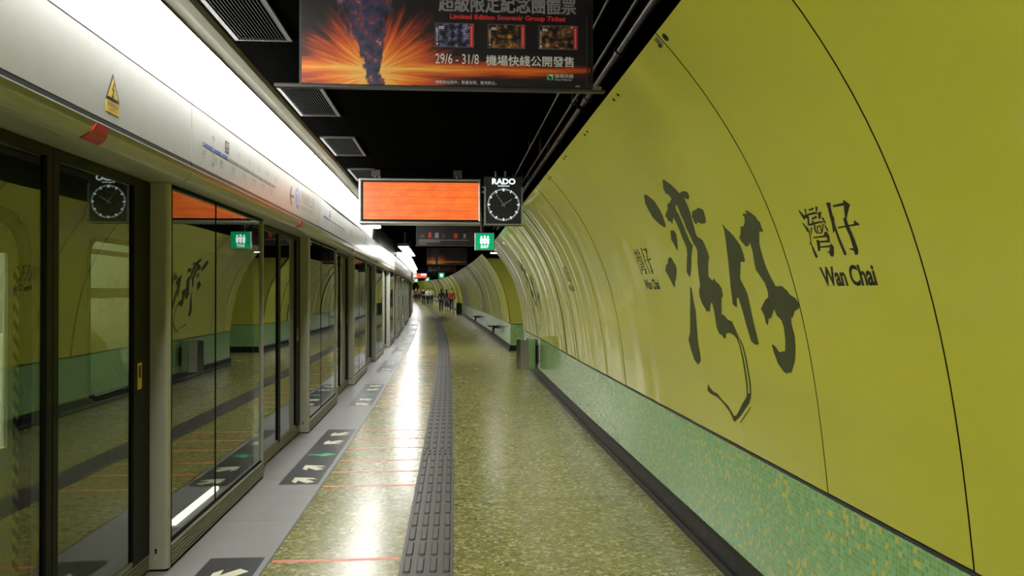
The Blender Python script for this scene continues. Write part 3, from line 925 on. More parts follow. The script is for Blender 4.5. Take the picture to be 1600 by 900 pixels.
m = MB(); m.cyl((0, -0.002, CZ), (0, -0.014, CZ), 0.010, 16); m.build('pivot', 'silver_trim', t)
m = MB()
put_text(m, 'RADO', 0.088, lambda u, w: (u, -0.003, 0.465 + w), 0, bold=0.0035, width=1.08)
put_text(m, 'Switzerland', 0.028, lambda u, w: (u, -0.003, 0.436 + w), 0, bold=0.0004)
m.build('brand_lettering', 'clock_white', t)
m = MB(); m.cyl((-0.08, 0.08, 0.548), (-0.08, 0.08, 0.62), 0.018, 12); m.cyl((0.03, 0.08, 0.548), (0.03, 0.08, 0.62), 0.018, 12); m.build('hanger', 'pipe_dark', t)
m = MB(); m.box(-0.246, -0.218, 0.05, 0.09, 0.43, 0.445); m.box(-0.246, -0.218, 0.05, 0.09, 0.375, 0.392); m.build('side_bracket', 'silver_trim', t)

# ------------------------------------------------------------------ exit signs
def make_exit(loc, label, cat='sign'):
    t = thing('exit_sign', label, cat, loc, heading(0, loc[1]), 'green exit signs')
    w, h = 0.181, 0.323
    m = MB(); m.box(-w, w, 0.0, 0.09, 0, h)
    m.build('housing', 'silver_trim', t, bevel=0.01)
    m = MB(); m.box(-w + 0.014, w - 0.014, -0.003, 0.004, 0.014, h - 0.014); fc = m.build('green_face', 'exit_green', t)
    m = MB(); fn = lambda u, w_: (u, -0.005, w_)
    cx = [-0.058, 0.0, 0.058]
    for i, x in enumerate(cx):
        zz = 0.250 if i == 1 else 0.240
        m.add([(x + 0.019 * math.cos(R(a)), -0.005, zz + 0.019 * math.sin(R(a))) for a in range(0, 360, 30)], [tuple(range(12))])
        m.flat([(x - 0.024, zz - 0.026), (x + 0.024, zz - 0.026), (x + 0.022, 0.165), (x + 0.012, 0.105), (x - 0.012, 0.105), (x - 0.022, 0.165)], fn)
    m.flat([(-0.086, 0.200), (0.086, 0.200), (0.086, 0.184), (-0.086, 0.184)], fn)
    m.flat([(-0.086, 0.150), (0.086, 0.150), (0.086, 0.134), (-0.086, 0.134)], fn)
    m.build('crowd_pictogram', 'exit_white', fc)
    m = MB(); put_text(m, 'EXIT', 0.070, lambda u, w_: (u, -0.005, 0.040 + w_), 0, bold=0.0018); m.build('lettering', 'exit_white', fc)
    m = MB(); top = 2.98 + rise(loc[1]) - loc[2]
    m.cyl((-0.06, 0.045, h), (-0.06, 0.045, top), 0.010, 10); m.build('hanger', 'pipe_dark', t)
    return t
make_exit((0.548, 14.45, 2.307), 'green exit sign hanging just below the square clock')
for Y, px, lab in ((46.0, 690, 'small green exit sign above the group with the red top'), (66.0, 668, 'small distant green exit sign above the white shirts'), (82.0, 651, 'smallest green exit sign, beside the far end of the screen doors')):
    make_exit(((px - 710) / 1244.4 * Y, Y, 2.30 + rise(Y)), lab)

# ------------------------------------------------------------------ hanging advertising posters
def hang(t, x0, x1, top, y=0.02):
    m = MB()
    for x in (x0, x1): m.cyl((x, y, 0.50), (x, y, top), 0.006, 8)
    m.build('hanger', 'pipe_dark', t)
t = thing('hanging_poster', 'black and orange ticket poster with red English title hanging nearest the camera', 'poster', (0, 3.5, 2.437), 0, 'posters hanging across the platform')
m = MB(); m.box(-0.672, 0.615, 0.006, 0.045, -0.006, 0.52); m.build('frame', 'black_metal', t)
m = MB(); m.box(-0.660, 0.602, 0.0, 0.006, 0.002, 0.51); pr = m.build('print', 'poster_blast', t)
m = MB(); m.box(-0.775, 0.668, -0.003, 0.030, -0.014, -0.004); m.box(0.585, 0.590, -0.004, 0.0, 0.0, 0.32); m.build('rail', 'pipe_dark', t)
m = MB(); m.box(0.615, 0.652, -0.006, 0.02, -0.004, 0.010); m.build('rail_clip', 'olive_board', t)
fn = lambda x0, z0: (lambda u, w: (x0 + u, -0.0015, z0 + w))
m = MB()
put_text(m, '29/6 - 31/8', 0.062, fn(-0.085, 0.100), 0, align='LEFT', width=0.70, bold=0.0003); m.build('date_text', 'white_print', pr)
m = MB()
put_text(m, '機場快綫公開發售', 0.0495, fn(0.137, 0.099), 0, align='LEFT', width=1.0, fat=0.0009)
m.build('sale_text', 'white_print', pr)
m = MB(); put_text(m, '超級限定紀念團體票', 0.094, fn(0.235, 0.336), 0, width=0.72, fat=0.002); m.build('title_text', 'mid_grey_print', pr)
m = MB(); put_text(m, 'Limited Edition Souvenir Group Ticket', 0.029, fn(0.235, 0.298), 0, width=1.12, bold=0.0012); m.build('english_text', 'red_print', pr)
m = MB(); put_text(m, '博覽館站除外，數量有限，售完即止。', 0.0165, fn(-0.085, 0.012), 0, align='LEFT'); m.build('small_print', 'white_print', pr)
m = MB()
m.flat([(0.0, 0.0), (0.030, 0.0), (0.030, 0.026), (0.0, 0.026)], fn(0.408, 0.036), 1)
m.flat([(0.004, 0.024), (0.028, 0.010), (0.018, 0.002), (0.028, 0.024)], lambda u, w: (0.408 + u, -0.0022, 0.036 + w), 0)
m.build('rail_logo', ['white_print', 'arrow_green'], pr)
m = MB(); put_text(m, '機場快綫', 0.021, fn(0.442, 0.047), 0, align='LEFT'); put_text(m, 'Airport Express', 0.0118, fn(0.442, 0.035), 0, align='LEFT')
m.build('rail_name', 'white_print', pr)
m = MB(); put_text(m, 'MTR', 0.011, fn(0.535, 0.006), 0, align='LEFT'); m.build('operator_name', 'white_print', pr)
for nm, x0, x1 in (('ticket_violet', -0.085, 0.086), ('ticket_orange', 0.146, 0.312), ('ticket_gold', 0.372, 0.546)):
    m = MB(); m.box(x0, x1, -0.0030, 0.001, 0.172, 0.278, 0); m.box(x0 + 0.003, x1 - 0.003, -0.0034, -0.002, 0.175, 0.275, 1); m.box(x1 - 0.020, x1 - 0.003, -0.004, -0.002, 0.175, 0.275, 2)
    for q in range(7): m.box(x1 - 0.013, x1 - 0.010, -0.0044, -0.003, 0.183 + 0.012 * q, 0.189 + 0.012 * q, 3)
    m.box(x0 + 0.016, x0 + 0.038, -0.0040, -0.002, 0.258, 0.262, 3); m.box(x0 + 0.016, x0 + 0.040, -0.0040, -0.002, 0.252, 0.255, 3); m.box(x0 + 0.008, x0 + 0.010, -0.0040, -0.002, 0.195, 0.255, 3)
    m.cyl((x0 + 0.010, -0.002, 0.186), (x0 + 0.010, -0.004, 0.186), 0.004, 10, 3)
    m.build('ticket_picture', ['grey_print', nm, 'red_print', 'white_print'], pr)
hang(t, -0.55, 0.50, 0.545)
# second: dark poster with a row of small pictures
def dark_poster(Y, label, seed, orange=False, red=False):
    z = 2.437 + rise(Y); xc = 0.0 + off(-0.1, Y)
    t = thing('hanging_poster', label, 'poster', (xc, Y, z), heading(0, Y), 'posters hanging across the platform')
    m = MB(); m.box(-0.672, 0.615, 0.006, 0.045, -0.006, 0.52); m.build('frame', 'black_metal', t)
    m = MB(); m.box(-0.660, 0.602, 0.0, 0.006, 0.002, 0.51); pr = m.build('print', 'poster_blast' if orange else 'poster_dim', t)
    m = MB(); m.box(-0.69, 0.64, -0.003, 0.030, -0.014, -0.004); m.build('rail', 'pipe_dark', t)
    rr = random.Random(seed)
    if not orange:
        mats = ['white_print', 'mid_grey_print', 'maroon', 'red_print']
        m = MB()
        for q, x in enumerate((-0.55, -0.40, -0.28, -0.14, 0.08, 0.26)):
            m.box(x - 0.035, x + 0.035 - 0.02 * (q % 2), -0.003, 0.001, 0.14, 0.20 + 0.05 * rr.random(), 1 + (q + seed) % 3)
        for q in range(2):
            m.box(-0.62, -0.62 + (0.95 if q == 0 else 0.4), -0.003, 0.001, 0.092 - 0.03 * q, 0.104 - 0.03 * q, 1)
        m.box(-0.62, -0.47, -0.003, 0.001, 0.022, 0.032, 1)
        m.build('small_pictures', mats, pr)
    hang(t, -0.55, 0.50, 0.545)
dark_poster(15.2, 'dark poster with small pictures hanging behind the orange display', 1)
dark_poster(25.5, 'distant black poster with an orange glow, third hanging along the platform', 2, orange=True)
dark_poster(36.0, 'distant dark poster hanging beyond the orange glowing one', 3)
dark_poster(47.0, 'farthest dark poster hanging from the ceiling before the people', 4)
# far red display
Y = 45.0
t = thing('departure_display', 'tiny distant red display beside the far sign header', 'display', (-1.93, Y, 2.24 + rise(Y)), heading(0, Y))
m = MB(); m.box(-0.30, 0.42, 0.0, 0.14, 0, 0.36); m.build('housing', 'black_metal', t)
m = MB(); m.box(-0.26, 0.38, -0.004, 0.002, 0.06, 0.31); fc = m.build('screen', 'red_display', t)
m = MB(); m.box(-0.26, -0.20, -0.006, 0, 0.06, 0.31); m.box(0.05, 0.36, -0.006, 0, 0.18, 0.30); m.build('bright_field', 'white_display', fc)
m = MB(); m.cyl((-0.2, 0.07, 0.36), (-0.2, 0.07, 0.745), 0.012, 8); m.cyl((0.3, 0.07, 0.36), (0.3, 0.07, 0.745), 0.012, 8); m.build('hanger', 'pipe_dark', t)

# ------------------------------------------------------------------ ceiling vents, pipes
def make_vent(Y, label):
    t = thing('ceiling_vent', label, 'vent', (-1.085, Y, 2.972), 0, 'vents in the black ceiling')
    hw, hl = 0.160, 0.485
    m = MB(); b_ = 0.024
    m.box(-hw, hw, -hl, -hl + b_ * 0.5, -0.004, 0.012); m.box(-hw, hw, hl - b_ * 0.5, hl, -0.004, 0.012)
    m.box(-hw, -hw + b_, -hl, hl, -0.004, 0.012); m.box(hw - b_, hw, -hl, hl, -0.004, 0.012)
    m.build('frame', 'ceil_frame', t)
    m = MB()
    n_ = 15
    for q in range(n_):
        x = -hw + b_ + (2 * hw - 2 * b_) * (q + 0.5) / n_
        m.prism([(x - 0.006, 0.010), (x - 0.003, 0.010), (x + 0.005, 0.000), (x + 0.002, 0.000)], 'y', -hl + 0.012, hl - 0.012)
    m.build('louvre', 'ceil_grille', t)
    return t
v0 = make_vent(4.145, 'louvred ceiling vent nearest the camera, left of the ticket poster')
for Y, lab in ((6.08, 'second louvred ceiling vent, at the lower left corner of the ticket poster'), (7.96, 'third louvred ceiling vent, above the left end of the orange display'), (9.85, 'partly hidden louvred ceiling vent directly behind the orange display')):
    dup(v0, (-1.085, Y, 2.972), 0, lab)
def pipe(name, label, x, z, r, ya, yb, mat, couplings=()):
    t = thing(name, label, 'pipe', (x, ya, z))
    m = MB()
    ring = [(x + r * math.cos(R(a)), z + r * math.sin(R(a))) for a in range(0, 360, 30)]
    sweep(m, ring, yrange(ya, yb), 0, True)
    m.v = [(a - x, b - ya, c - z) for a, b, c in m.v]
    m.build('tube', mat, t, smooth=True)
    if couplings:
        for y in couplings:
            c = MB(); c.cyl((0, y - ya, 0), (0, y - ya + 0.07, 0), r * 1.25, 14); c.build('coupling', 'black_metal', t)
    h = MB()
    for y in [ya + 0.7 + 2.1 * q for q in range(int((yb - ya) / 2.1))]:
        if y < 16: h.box(off(x, y) - 0.008, off(x, y) + 0.008, y - ya - 0.008, y - ya + 0.008, 0, 3.1 - z)
    h.build('clip', 'black_metal', t)
pipe('conduit_pipe', 'thick dark ceiling pipe with couplings nearest the yellow panels', 0.92, 2.88, 0.028, -3.5, 16.8, 'pipe_dark', (1.2, 3.3, 4.35, 5.4, 6.9, 8.6, 10.5))
pipe('conduit_pipe', 'thin dark ceiling conduit running between the thick pipe and the poster', 0.838, 2.88, 0.010, -3.5, 16.8, 'pipe_dark')
pipe('conduit_pipe', 'thinnest ceiling conduit, passing close by the right edge of the poster', 0.731, 2.93, 0.007, -3.5, 16.8, 'pipe_dark')
t = thing('pipe_bracket', 'short slanting bracket across the ceiling pipes below the poster corner', 'bracket', (0.87, 5.6, 2.84))
m = MB(); m.add([(-0.06, -0.12, 0), (-0.03, -0.12, 0), (0.09, 0.1, 0), (0.06, 0.1, 0), (-0.06, -0.12, 0.012), (-0.03, -0.12, 0.012), (0.09, 0.1, 0.012), (0.06, 0.1, 0.012)], [(0, 1, 2, 3), (7, 6, 5, 4), (0, 4, 5, 1), (1, 5, 6, 2), (2, 6, 7, 3), (3, 7, 4, 0)]); m.build('bar', 'pipe_dark', t)
m = MB(); m.cyl((0.0, 0, 0.01), (0.0, 0, 0.26), 0.005, 8); m.build('rod', 'black_metal', t)
# round downlight under the passage bulkhead
t = thing('downlight', 'small round bright downlight under the exit passage ceiling', 'light', (0.95, 18.0, 2.43))
m = MB(); m.cyl((0, 0, 0.010), (0, 0, 0.032), 0.15, 24); m.build('rim', 'black_metal', t)
m = MB(); m.cyl((0, 0, 0.0), (0, 0, 0.011), 0.135, 24); m.build('lens', 'lamp_glow', t)
m = MB(); 
t = thing('downlight', 'round downlight deeper inside the exit passage', 'light', (2.6, 19.2, 2.43))
m = MB(); m.cyl((0, 0, 0.010), (0, 0, 0.032), 0.15, 24); m.build('rim', 'black_metal', t)
m = MB(); m.cyl((0, 0, 0.0), (0, 0, 0.011), 0.135, 24); m.build('lens', 'lamp_glow', t)

# ------------------------------------------------------------------ lettering on the yellow wall
def slice2d(verts, faces, step_u, step_v):
    """cut flat geometry into strips so it can follow the curve of the wall"""
    bm = bmesh.new()
    vs = [bm.verts.new((u, w, 0)) for u, w in verts]
    for f in faces:
        try: bm.faces.new([vs[i] for i in f])
        except ValueError: pass
    us = [v[0] for v in verts]; ws = [v[1] for v in verts]
    for ax, lo, hi, st in ((0, min(us), max(us), step_u), (1, min(ws), max(ws), step_v)):
        c = math.floor(lo / st) * st + st
        while c < hi:
            co = (c, 0, 0) if ax == 0 else (0, c, 0); no = (1, 0, 0) if ax == 0 else (0, 1, 0)
            bmesh.ops.bisect_plane(bm, geom=bm.verts[:] + bm.edges[:] + bm.faces[:], dist=1e-6, plane_co=co, plane_no=no)
            c += st
    bm.verts.index_update()
    V = [(v.co.x, v.co.y) for v in bm.verts]; F = [tuple(v.index for v in f.verts) for f in bm.faces]
    bm.free()
    return V, F
def fill(poly):
    return poly, [tuple(t_) for t_ in tessellate_polygon([[Vector((u, w, 0)) for u, w in poly]])]
def on_wall(mb, verts, faces, mi=0, d=0.0012):
    V, F = slice2d(verts, faces, 0.0556, 0.05)
    mb.add([wallpt(u, w, d) for u, w in V], F, mi)
def local(mb, o):
    mb.v = [(a - o[0], b - o[1], c - o[2]) for a, b, c in mb.v]
    return mb
CALLIGRAPHY = [[(4.672,2.120),(4.617,2.110),(4.547,2.067),(4.530,2.022),(4.529,1.979),(4.562,1.920),(4.601,1.919),(4.652,1.937),(4.698,1.960),(4.738,1.993),(4.748,2.033),(4.744,2.077)],
[(4.512,1.892),(4.443,1.889),(4.432,1.867),(4.453,1.838),(4.521,1.778),(4.538,1.785),(4.550,1.817),(4.569,1.843)],
[(4.210,2.142),(4.180,2.136),(4.116,2.101),(4.086,2.075),(4.064,2.050),(4.147,2.032),(4.228,2.005),(4.249,1.981),(4.238,1.957),(4.242,1.917),(4.250,1.871),(4.243,1.818),(4.237,1.801),(4.224,1.788),(4.292,1.749),(4.327,1.724),(4.356,1.696),(4.407,1.657),(4.459,1.621),(4.481,1.639),(4.494,1.653),(4.407,1.726),(4.371,1.749),(4.341,1.789),(4.350,1.843),(4.343,1.884),(4.342,1.926),(4.354,1.953),(4.421,1.921),(4.432,1.937),(4.475,1.945),(4.465,1.961),(4.489,1.969),(4.442,1.989),(4.390,1.998),(4.345,2.026),(4.290,2.029),(4.232,2.042),(4.247,2.067),(4.282,2.077),(4.274,2.105),(4.248,2.119)],
[(4.086,2.075),(4.064,2.050),(4.028,2.054),(3.966,2.051),(3.933,2.039),(3.937,2.021),(3.967,2.008),(4.002,2.015),(4.033,2.024),(4.034,2.013),(4.033,1.986),(4.042,1.951),(4.065,1.918),(4.082,1.880),(4.099,1.848),(4.097,1.828),(4.034,1.807),(4.019,1.776),(4.027,1.719),(4.075,1.686),(4.129,1.630),(4.133,1.616),(4.083,1.595),(4.060,1.610),(4.038,1.591),(3.996,1.575),(3.977,1.553),(3.987,1.516),(4.021,1.503),(4.048,1.472),(4.079,1.420),(4.040,1.415),(3.998,1.395),(3.941,1.387),(3.918,1.352),(3.895,1.316),(3.889,1.302),(3.921,1.300),(3.963,1.319),(4.012,1.326),(4.070,1.320),(4.095,1.293),(4.124,1.291),(4.144,1.306),(4.188,1.314),(4.209,1.345),(4.204,1.385),(4.193,1.431),(4.195,1.482),(4.225,1.469),(4.267,1.425),(4.292,1.435),(4.320,1.424),(4.335,1.447),(4.369,1.474),(4.380,1.514),(4.362,1.548),(4.323,1.568),(4.286,1.641),(4.240,1.705),(4.214,1.725),(4.179,1.763),(4.186,1.780),(4.201,1.798),(4.204,1.833),(4.217,1.880),(4.207,1.919),(4.212,1.948),(4.198,1.987),(4.201,2.003),(4.228,2.005),(4.163,2.046)],
[(3.991,1.954),(3.959,1.952),(3.887,1.958),(3.837,1.941),(3.845,1.921),(3.862,1.893),(3.888,1.880),(3.945,1.882),(3.997,1.896),(4.023,1.883),(4.050,1.897),(4.048,1.910),(4.047,1.930)],
[(4.727,1.750),(4.698,1.742),(4.683,1.712),(4.662,1.697),(4.678,1.669),(4.747,1.616),(4.775,1.609),(4.830,1.564),(4.849,1.576),(4.878,1.614),(4.914,1.657),(4.928,1.676),(4.865,1.708),(4.821,1.714),(4.784,1.738)],
[(4.509,1.570),(4.491,1.556),(4.517,1.486),(4.519,1.430),(4.558,1.351),(4.598,1.250),(4.593,1.151),(4.603,1.129),(4.667,1.103),(4.723,1.126),(4.764,1.189),(4.781,1.247),(4.727,1.287),(4.630,1.428)],
[(3.927,1.308),(3.906,1.307),(3.888,1.273),(3.874,1.210),(3.872,1.147),(3.873,1.077),(3.886,1.025),(3.904,1.023),(3.894,1.075),(3.893,1.145),(3.895,1.209),(3.906,1.272)],
[(3.897,1.307),(3.874,1.301),(3.848,1.265),(3.837,1.213),(3.834,1.156),(3.829,1.093),(3.841,1.039),(3.857,1.034),(3.848,1.091),(3.852,1.154),(3.855,1.212),(3.866,1.264)],
[(3.841,1.039),(3.855,1.011),(3.887,0.980),(3.960,0.937),(4.007,0.908),(4.071,0.877),(4.135,0.847),(4.158,0.851),(4.176,0.871),(4.203,0.890),(4.255,0.912),(4.318,0.932),(4.384,0.947),(4.494,0.951),(4.548,0.963),(4.518,1.013),(4.507,0.993),(4.448,0.972),(4.368,0.967),(4.297,0.941),(4.218,0.923),(4.175,0.900),(4.134,0.878),(4.098,0.889),(4.039,0.926),(3.980,0.967),(3.914,1.008),(3.904,1.025)],
[(3.870,0.966),(3.867,0.962),(4.046,0.855),(4.058,0.856)],
[(3.670,1.857),(3.657,1.851),(3.648,1.838),(3.610,1.815),(3.578,1.789),(3.544,1.747),(3.543,1.718),(3.550,1.678),(3.571,1.674),(3.609,1.678),(3.645,1.641),(3.682,1.602),(3.681,1.592),(3.658,1.560),(3.642,1.529),(3.647,1.478),(3.650,1.398),(3.642,1.330),(3.639,1.291),(3.664,1.287),(3.693,1.287),(3.732,1.302),(3.743,1.343),(3.756,1.389),(3.761,1.447),(3.772,1.491),(3.774,1.511),(3.801,1.502),(3.827,1.459),(3.848,1.466),(3.876,1.475),(3.863,1.505),(3.849,1.547),(3.839,1.569),(3.795,1.645),(3.746,1.724),(3.696,1.796),(3.672,1.833)],
[(3.332,1.888),(3.309,1.883),(3.284,1.872),(3.253,1.854),(3.245,1.837),(3.229,1.828),(3.234,1.813),(3.234,1.788),(3.248,1.789),(3.274,1.793),(3.290,1.775),(3.323,1.742),(3.330,1.711),(3.336,1.667),(3.331,1.635),(3.311,1.595),(3.287,1.559),(3.292,1.560),(3.222,1.562),(3.176,1.539),(3.166,1.527),(3.119,1.510),(3.102,1.490),(3.110,1.471),(3.160,1.457),(3.184,1.435),(3.208,1.429),(3.218,1.403),(3.211,1.358),(3.227,1.302),(3.255,1.249),(3.301,1.204),(3.319,1.188),(3.337,1.190),(3.365,1.181),(3.396,1.185),(3.448,1.217),(3.470,1.258),(3.482,1.298),(3.471,1.302),(3.442,1.293),(3.412,1.271),(3.371,1.277),(3.343,1.281),(3.319,1.327),(3.307,1.384),(3.316,1.415),(3.356,1.435),(3.367,1.461),(3.432,1.417),(3.450,1.421),(3.484,1.385),(3.499,1.395),(3.500,1.431),(3.520,1.460),(3.484,1.480),(3.442,1.502),(3.401,1.513),(3.390,1.540),(3.398,1.577),(3.415,1.593),(3.457,1.635),(3.445,1.676),(3.426,1.716),(3.421,1.756),(3.447,1.741),(3.487,1.740),(3.498,1.753),(3.518,1.766),(3.524,1.786),(3.496,1.794),(3.459,1.828),(3.428,1.826),(3.396,1.839),(3.374,1.861),(3.384,1.874),(3.365,1.877),(3.338,1.872)]]
NAME_STROKES = [[(2.629,1.841),(2.599,1.837),(2.610,1.822),(2.618,1.796),(2.613,1.788),(2.624,1.770),(2.624,1.725),(2.619,1.693),(2.612,1.666),(2.619,1.660),(2.631,1.662),(2.634,1.678),(2.640,1.710),(2.640,1.745),(2.657,1.738),(2.651,1.754),(2.643,1.772),(2.640,1.793),(2.631,1.822)],
[(2.593,1.827),(2.520,1.828),(2.510,1.837),(2.482,1.817),(2.498,1.808),(2.534,1.779),(2.543,1.781),(2.533,1.801),(2.522,1.819),(2.590,1.821)],
[(2.555,1.782),(2.536,1.780),(2.537,1.768),(2.536,1.745),(2.530,1.708),(2.529,1.677),(2.536,1.662),(2.549,1.658),(2.558,1.659),(2.560,1.673),(2.583,1.679),(2.583,1.682),(2.555,1.681),(2.557,1.687),(2.555,1.720),(2.560,1.747),(2.559,1.767)],
[(2.613,1.756),(2.591,1.756),(2.501,1.757),(2.498,1.766),(2.489,1.767),(2.469,1.753),(2.474,1.750),(2.531,1.751),(2.611,1.751)],
[(2.856,1.840),(2.841,1.834),(2.826,1.818),(2.812,1.815),(2.828,1.801),(2.838,1.801),(2.844,1.813),(2.850,1.828)],
[(2.863,1.793),(2.851,1.789),(2.837,1.775),(2.826,1.768),(2.839,1.756),(2.847,1.758),(2.852,1.773)],
[(2.861,1.716),(2.842,1.724),(2.846,1.715),(2.841,1.701),(2.833,1.680),(2.829,1.666),(2.841,1.660),(2.850,1.665),(2.853,1.684),(2.852,1.707),(2.857,1.713)],
[(2.834,1.763),(2.825,1.762),(2.839,1.723),(2.847,1.722)],
[(2.802,1.838),(2.789,1.834),(2.804,1.820),(2.797,1.811),(2.809,1.790),(2.810,1.804),(2.822,1.805),(2.808,1.824)],
[(2.775,1.833),(2.750,1.833),(2.740,1.836),(2.730,1.831),(2.743,1.827),(2.771,1.827)],
[(2.797,1.818),(2.742,1.820),(2.716,1.816),(2.711,1.810),(2.731,1.812),(2.790,1.812),(2.807,1.784),(2.826,1.777),(2.809,1.801)],
[(2.715,1.837),(2.698,1.833),(2.715,1.820),(2.726,1.818)],
[(2.777,1.801),(2.747,1.804),(2.738,1.807),(2.729,1.799),(2.756,1.796),(2.775,1.796)],
[(2.816,1.782),(2.785,1.785),(2.734,1.786),(2.694,1.783),(2.701,1.779),(2.739,1.779),(2.814,1.776)],
[(2.701,1.818),(2.687,1.814),(2.709,1.794),(2.725,1.793),(2.720,1.806)],
[(2.701,1.798),(2.686,1.794),(2.682,1.777),(2.689,1.772),(2.695,1.782)],
[(2.809,1.770),(2.795,1.771),(2.820,1.745),(2.824,1.748)],
[(2.789,1.768),(2.775,1.770),(2.773,1.744),(2.783,1.748)],
[(2.784,1.793),(2.771,1.793),(2.766,1.769),(2.777,1.767)],
[(2.761,1.771),(2.736,1.772),(2.737,1.767),(2.754,1.767),(2.763,1.744),(2.772,1.744)],
[(2.736,1.772),(2.727,1.773),(2.734,1.744),(2.762,1.743),(2.758,1.747),(2.742,1.749)],
[(2.712,1.775),(2.700,1.776),(2.726,1.749),(2.734,1.750)],
[(2.699,1.774),(2.692,1.768),(2.683,1.748),(2.694,1.747),(2.700,1.761)],
[(2.817,1.736),(2.731,1.736),(2.717,1.747),(2.699,1.747),(2.694,1.730),(2.704,1.709),(2.717,1.710),(2.713,1.729),(2.815,1.731)],
[(2.797,1.725),(2.785,1.724),(2.777,1.719),(2.703,1.717),(2.705,1.710),(2.778,1.713),(2.795,1.685),(2.809,1.683),(2.812,1.687)],
[(2.788,1.700),(2.710,1.700),(2.697,1.706),(2.685,1.694),(2.705,1.665),(2.720,1.659),(2.732,1.664),(2.734,1.674),(2.754,1.679),(2.730,1.679),(2.715,1.693),(2.788,1.695)]]


# big brush calligraphy, one part per written character
o = wallpt(4.0, 0.85)
t = thing('wall_calligraphy', 'large dark brush calligraphy of the station name on the yellow wall', 'lettering', o, 0, 'brush calligraphy on the yellow wall')
WAN = CALLIGRAPHY[:11]; CHAI = CALLIGRAPHY[11:]
for nm, grp in (('brush_character', WAN), ('brush_character', CHAI)):
    m = MB()
    for st in grp: on_wall(m, *fill(st))
    local(m, o).build(nm, 'ink_green', t)
# the same writing again farther along
def again(dy, label):
    o2 = wallpt(4.0 + dy, 0.85)
    t2 = thing('wall_calligraphy', label, 'lettering', o2, 0, 'brush calligraphy on the yellow wall')
    for grp in (WAN, CHAI):
        m = MB()
        for st in grp: on_wall(m, *fill([(u + dy, w) for u, w in st]))
        local(m, o2).build('brush_character', 'ink_green', t2)
again(9.9, 'brush calligraphy seen very obliquely above the steel bin')

def station_name(dy, label, traced):
    o2 = wallpt(2.65 + dy, 1.56)
    t2 = thing('station_name', label, 'lettering', o2, 0, 'printed station names on the yellow wall')
    for grp in (NAME_STROKES[4:], NAME_STROKES[:4]):
        m = MB()
        for st in grp: on_wall(m, *fill([(u + dy, w) for u, w in st]), d=0.001)
        local(m, o2).build('chinese_character', 'ink_black', t2)
    m = MB()
    vs, fs = text_mesh('Wan Chai', 0.0950, bold=0.0026, width=0.98, space=0.97)
    on_wall(m, [(2.655 + dy - u, 1.559 + w) for u, w in vs], fs, d=0.001)
    local(m, o2).build('english_lettering', 'ink_black', t2)
station_name(0.0, 'black printed station name right of the brush calligraphy', True)
station_name(2.72, 'smaller looking printed station name left of the brush calligraphy', True)
station_name(6.42, 'faint printed station name on the shiny panels beyond the calligraphy', True)
# fixings at the top corners of the sheets
FIX = [(3.06, 2.535), (3.152, 2.531), (3.963, 2.534), (4.072, 2.535), (4.885, 2.535), (4.985, 2.535), (5.81, 2.54), (5.92, 2.54), (6.79, 2.53), (6.90, 2.53)]
for q, (y, z) in enumerate(FIX):
    p_ = Vector(wallpt(y, z, 0.0)); p2 = Vector(wallpt(y, z, 0.004))
    m = MB(); r_ = 0.017 if q == 0 else 0.009
    m.cyl((0, 0, 0), p2 - p_, r_, 16); m.cyl(p2 - p_, (p2 - p_) * 1.6, r_ * 0.35, 6)
    ob = m.build('screw_head', 'dark_frame', None, loc=p_)
    where = ['larger dark', 'small'][q > 0]
    seam = ['first', 'first', 'second', 'second', 'third', 'third', 'fourth', 'fourth', 'fifth', 'fifth'][q]
    tag(ob, f'{where} screw head at the top of the {seam} visible corner seam, {"near" if q % 2 == 0 else "far"} side', 'screw', 'screw heads on the yellow panels')
p_ = wallpt(3.12, 2.545)
m = MB(); on_wall(m, *fill([(3.118, 2.525), (3.158, 2.525), (3.158, 2.556), (3.118, 2.556)]), d=0.001)
ob = local(m, p_).build('panel_sticker', 'olive_board', None, loc=p_)
tag(ob, 'small square sticker at the top corner of a yellow panel', 'sticker')

# ------------------------------------------------------------------ floor markings
ARROW = [(0.125, 0), (0.005, 0.098), (-0.062, 0.098), (0.005, 0.038), (-0.125, 0.038), (-0.125, -0.038), (0.005, -0.038), (-0.062, -0.098), (0.005, -0.098)]
GREEN = [(0.135, 0), (0.02, 0.075), (-0.02, 0.075), (0.0, 0.026), (-0.135, 0.026), (-0.135, -0.026), (0.0, -0.026), (-0.02, -0.075), (0.02, -0.075)]
NEARW = ['nearest', 'second', 'third', 'fourth', 'fifth', 'sixth', 'seventh', 'eighth', 'ninth', 'tenth']
def door_centre(i): return POSTS[i] + (POSTS[i + 1] - POSTS[i]) * (FX + 1) / 2
def make_pad(i):
    yc = door_centre(i) - 0.02
    o = P(-1.243, yc)
    lab = 'dark grey floor sticker with boarding arrows nearest the camera, cut by the frame' if i == 0 else f'dark grey floor sticker with white and green boarding arrows, {NEARW[i]} from the camera'
    t = thing('boarding_sticker', lab, 'floor sticker', o, 0, 'boarding arrow stickers on the granite')
    m = MB(); m.flat([(-1.40, yc - 1.29), (-1.09, yc - 1.29), (-1.09, yc + 1.29), (-1.40, yc + 1.29)], lambda u, w: P(u, w, 0.0012))
    m.v += []
    local(m, o).build('sheet', 'mat_grey', t)
    for dy, ang, poly, mat, nm in ((-1.14, 130, ARROW, 'arrow_white', 'white_arrow'), (-0.67, 130, ARROW, 'arrow_white', 'white_arrow'), (-0.12, 0, GREEN, 'arrow_green', 'green_arrow'), (0.50, 230, ARROW, 'arrow_white', 'white_arrow'), (0.98, 230, ARROW, 'arrow_white', 'white_arrow')):
        a = R(ang); m = MB()
        m.flat([(-1.235 + u * math.cos(a) - w * math.sin(a), yc + dy + u * math.sin(a) + w * math.cos(a)) for u, w in poly], lambda u, w: P(u, w, 0.0020))
        local(m, o).build(nm, mat, t)
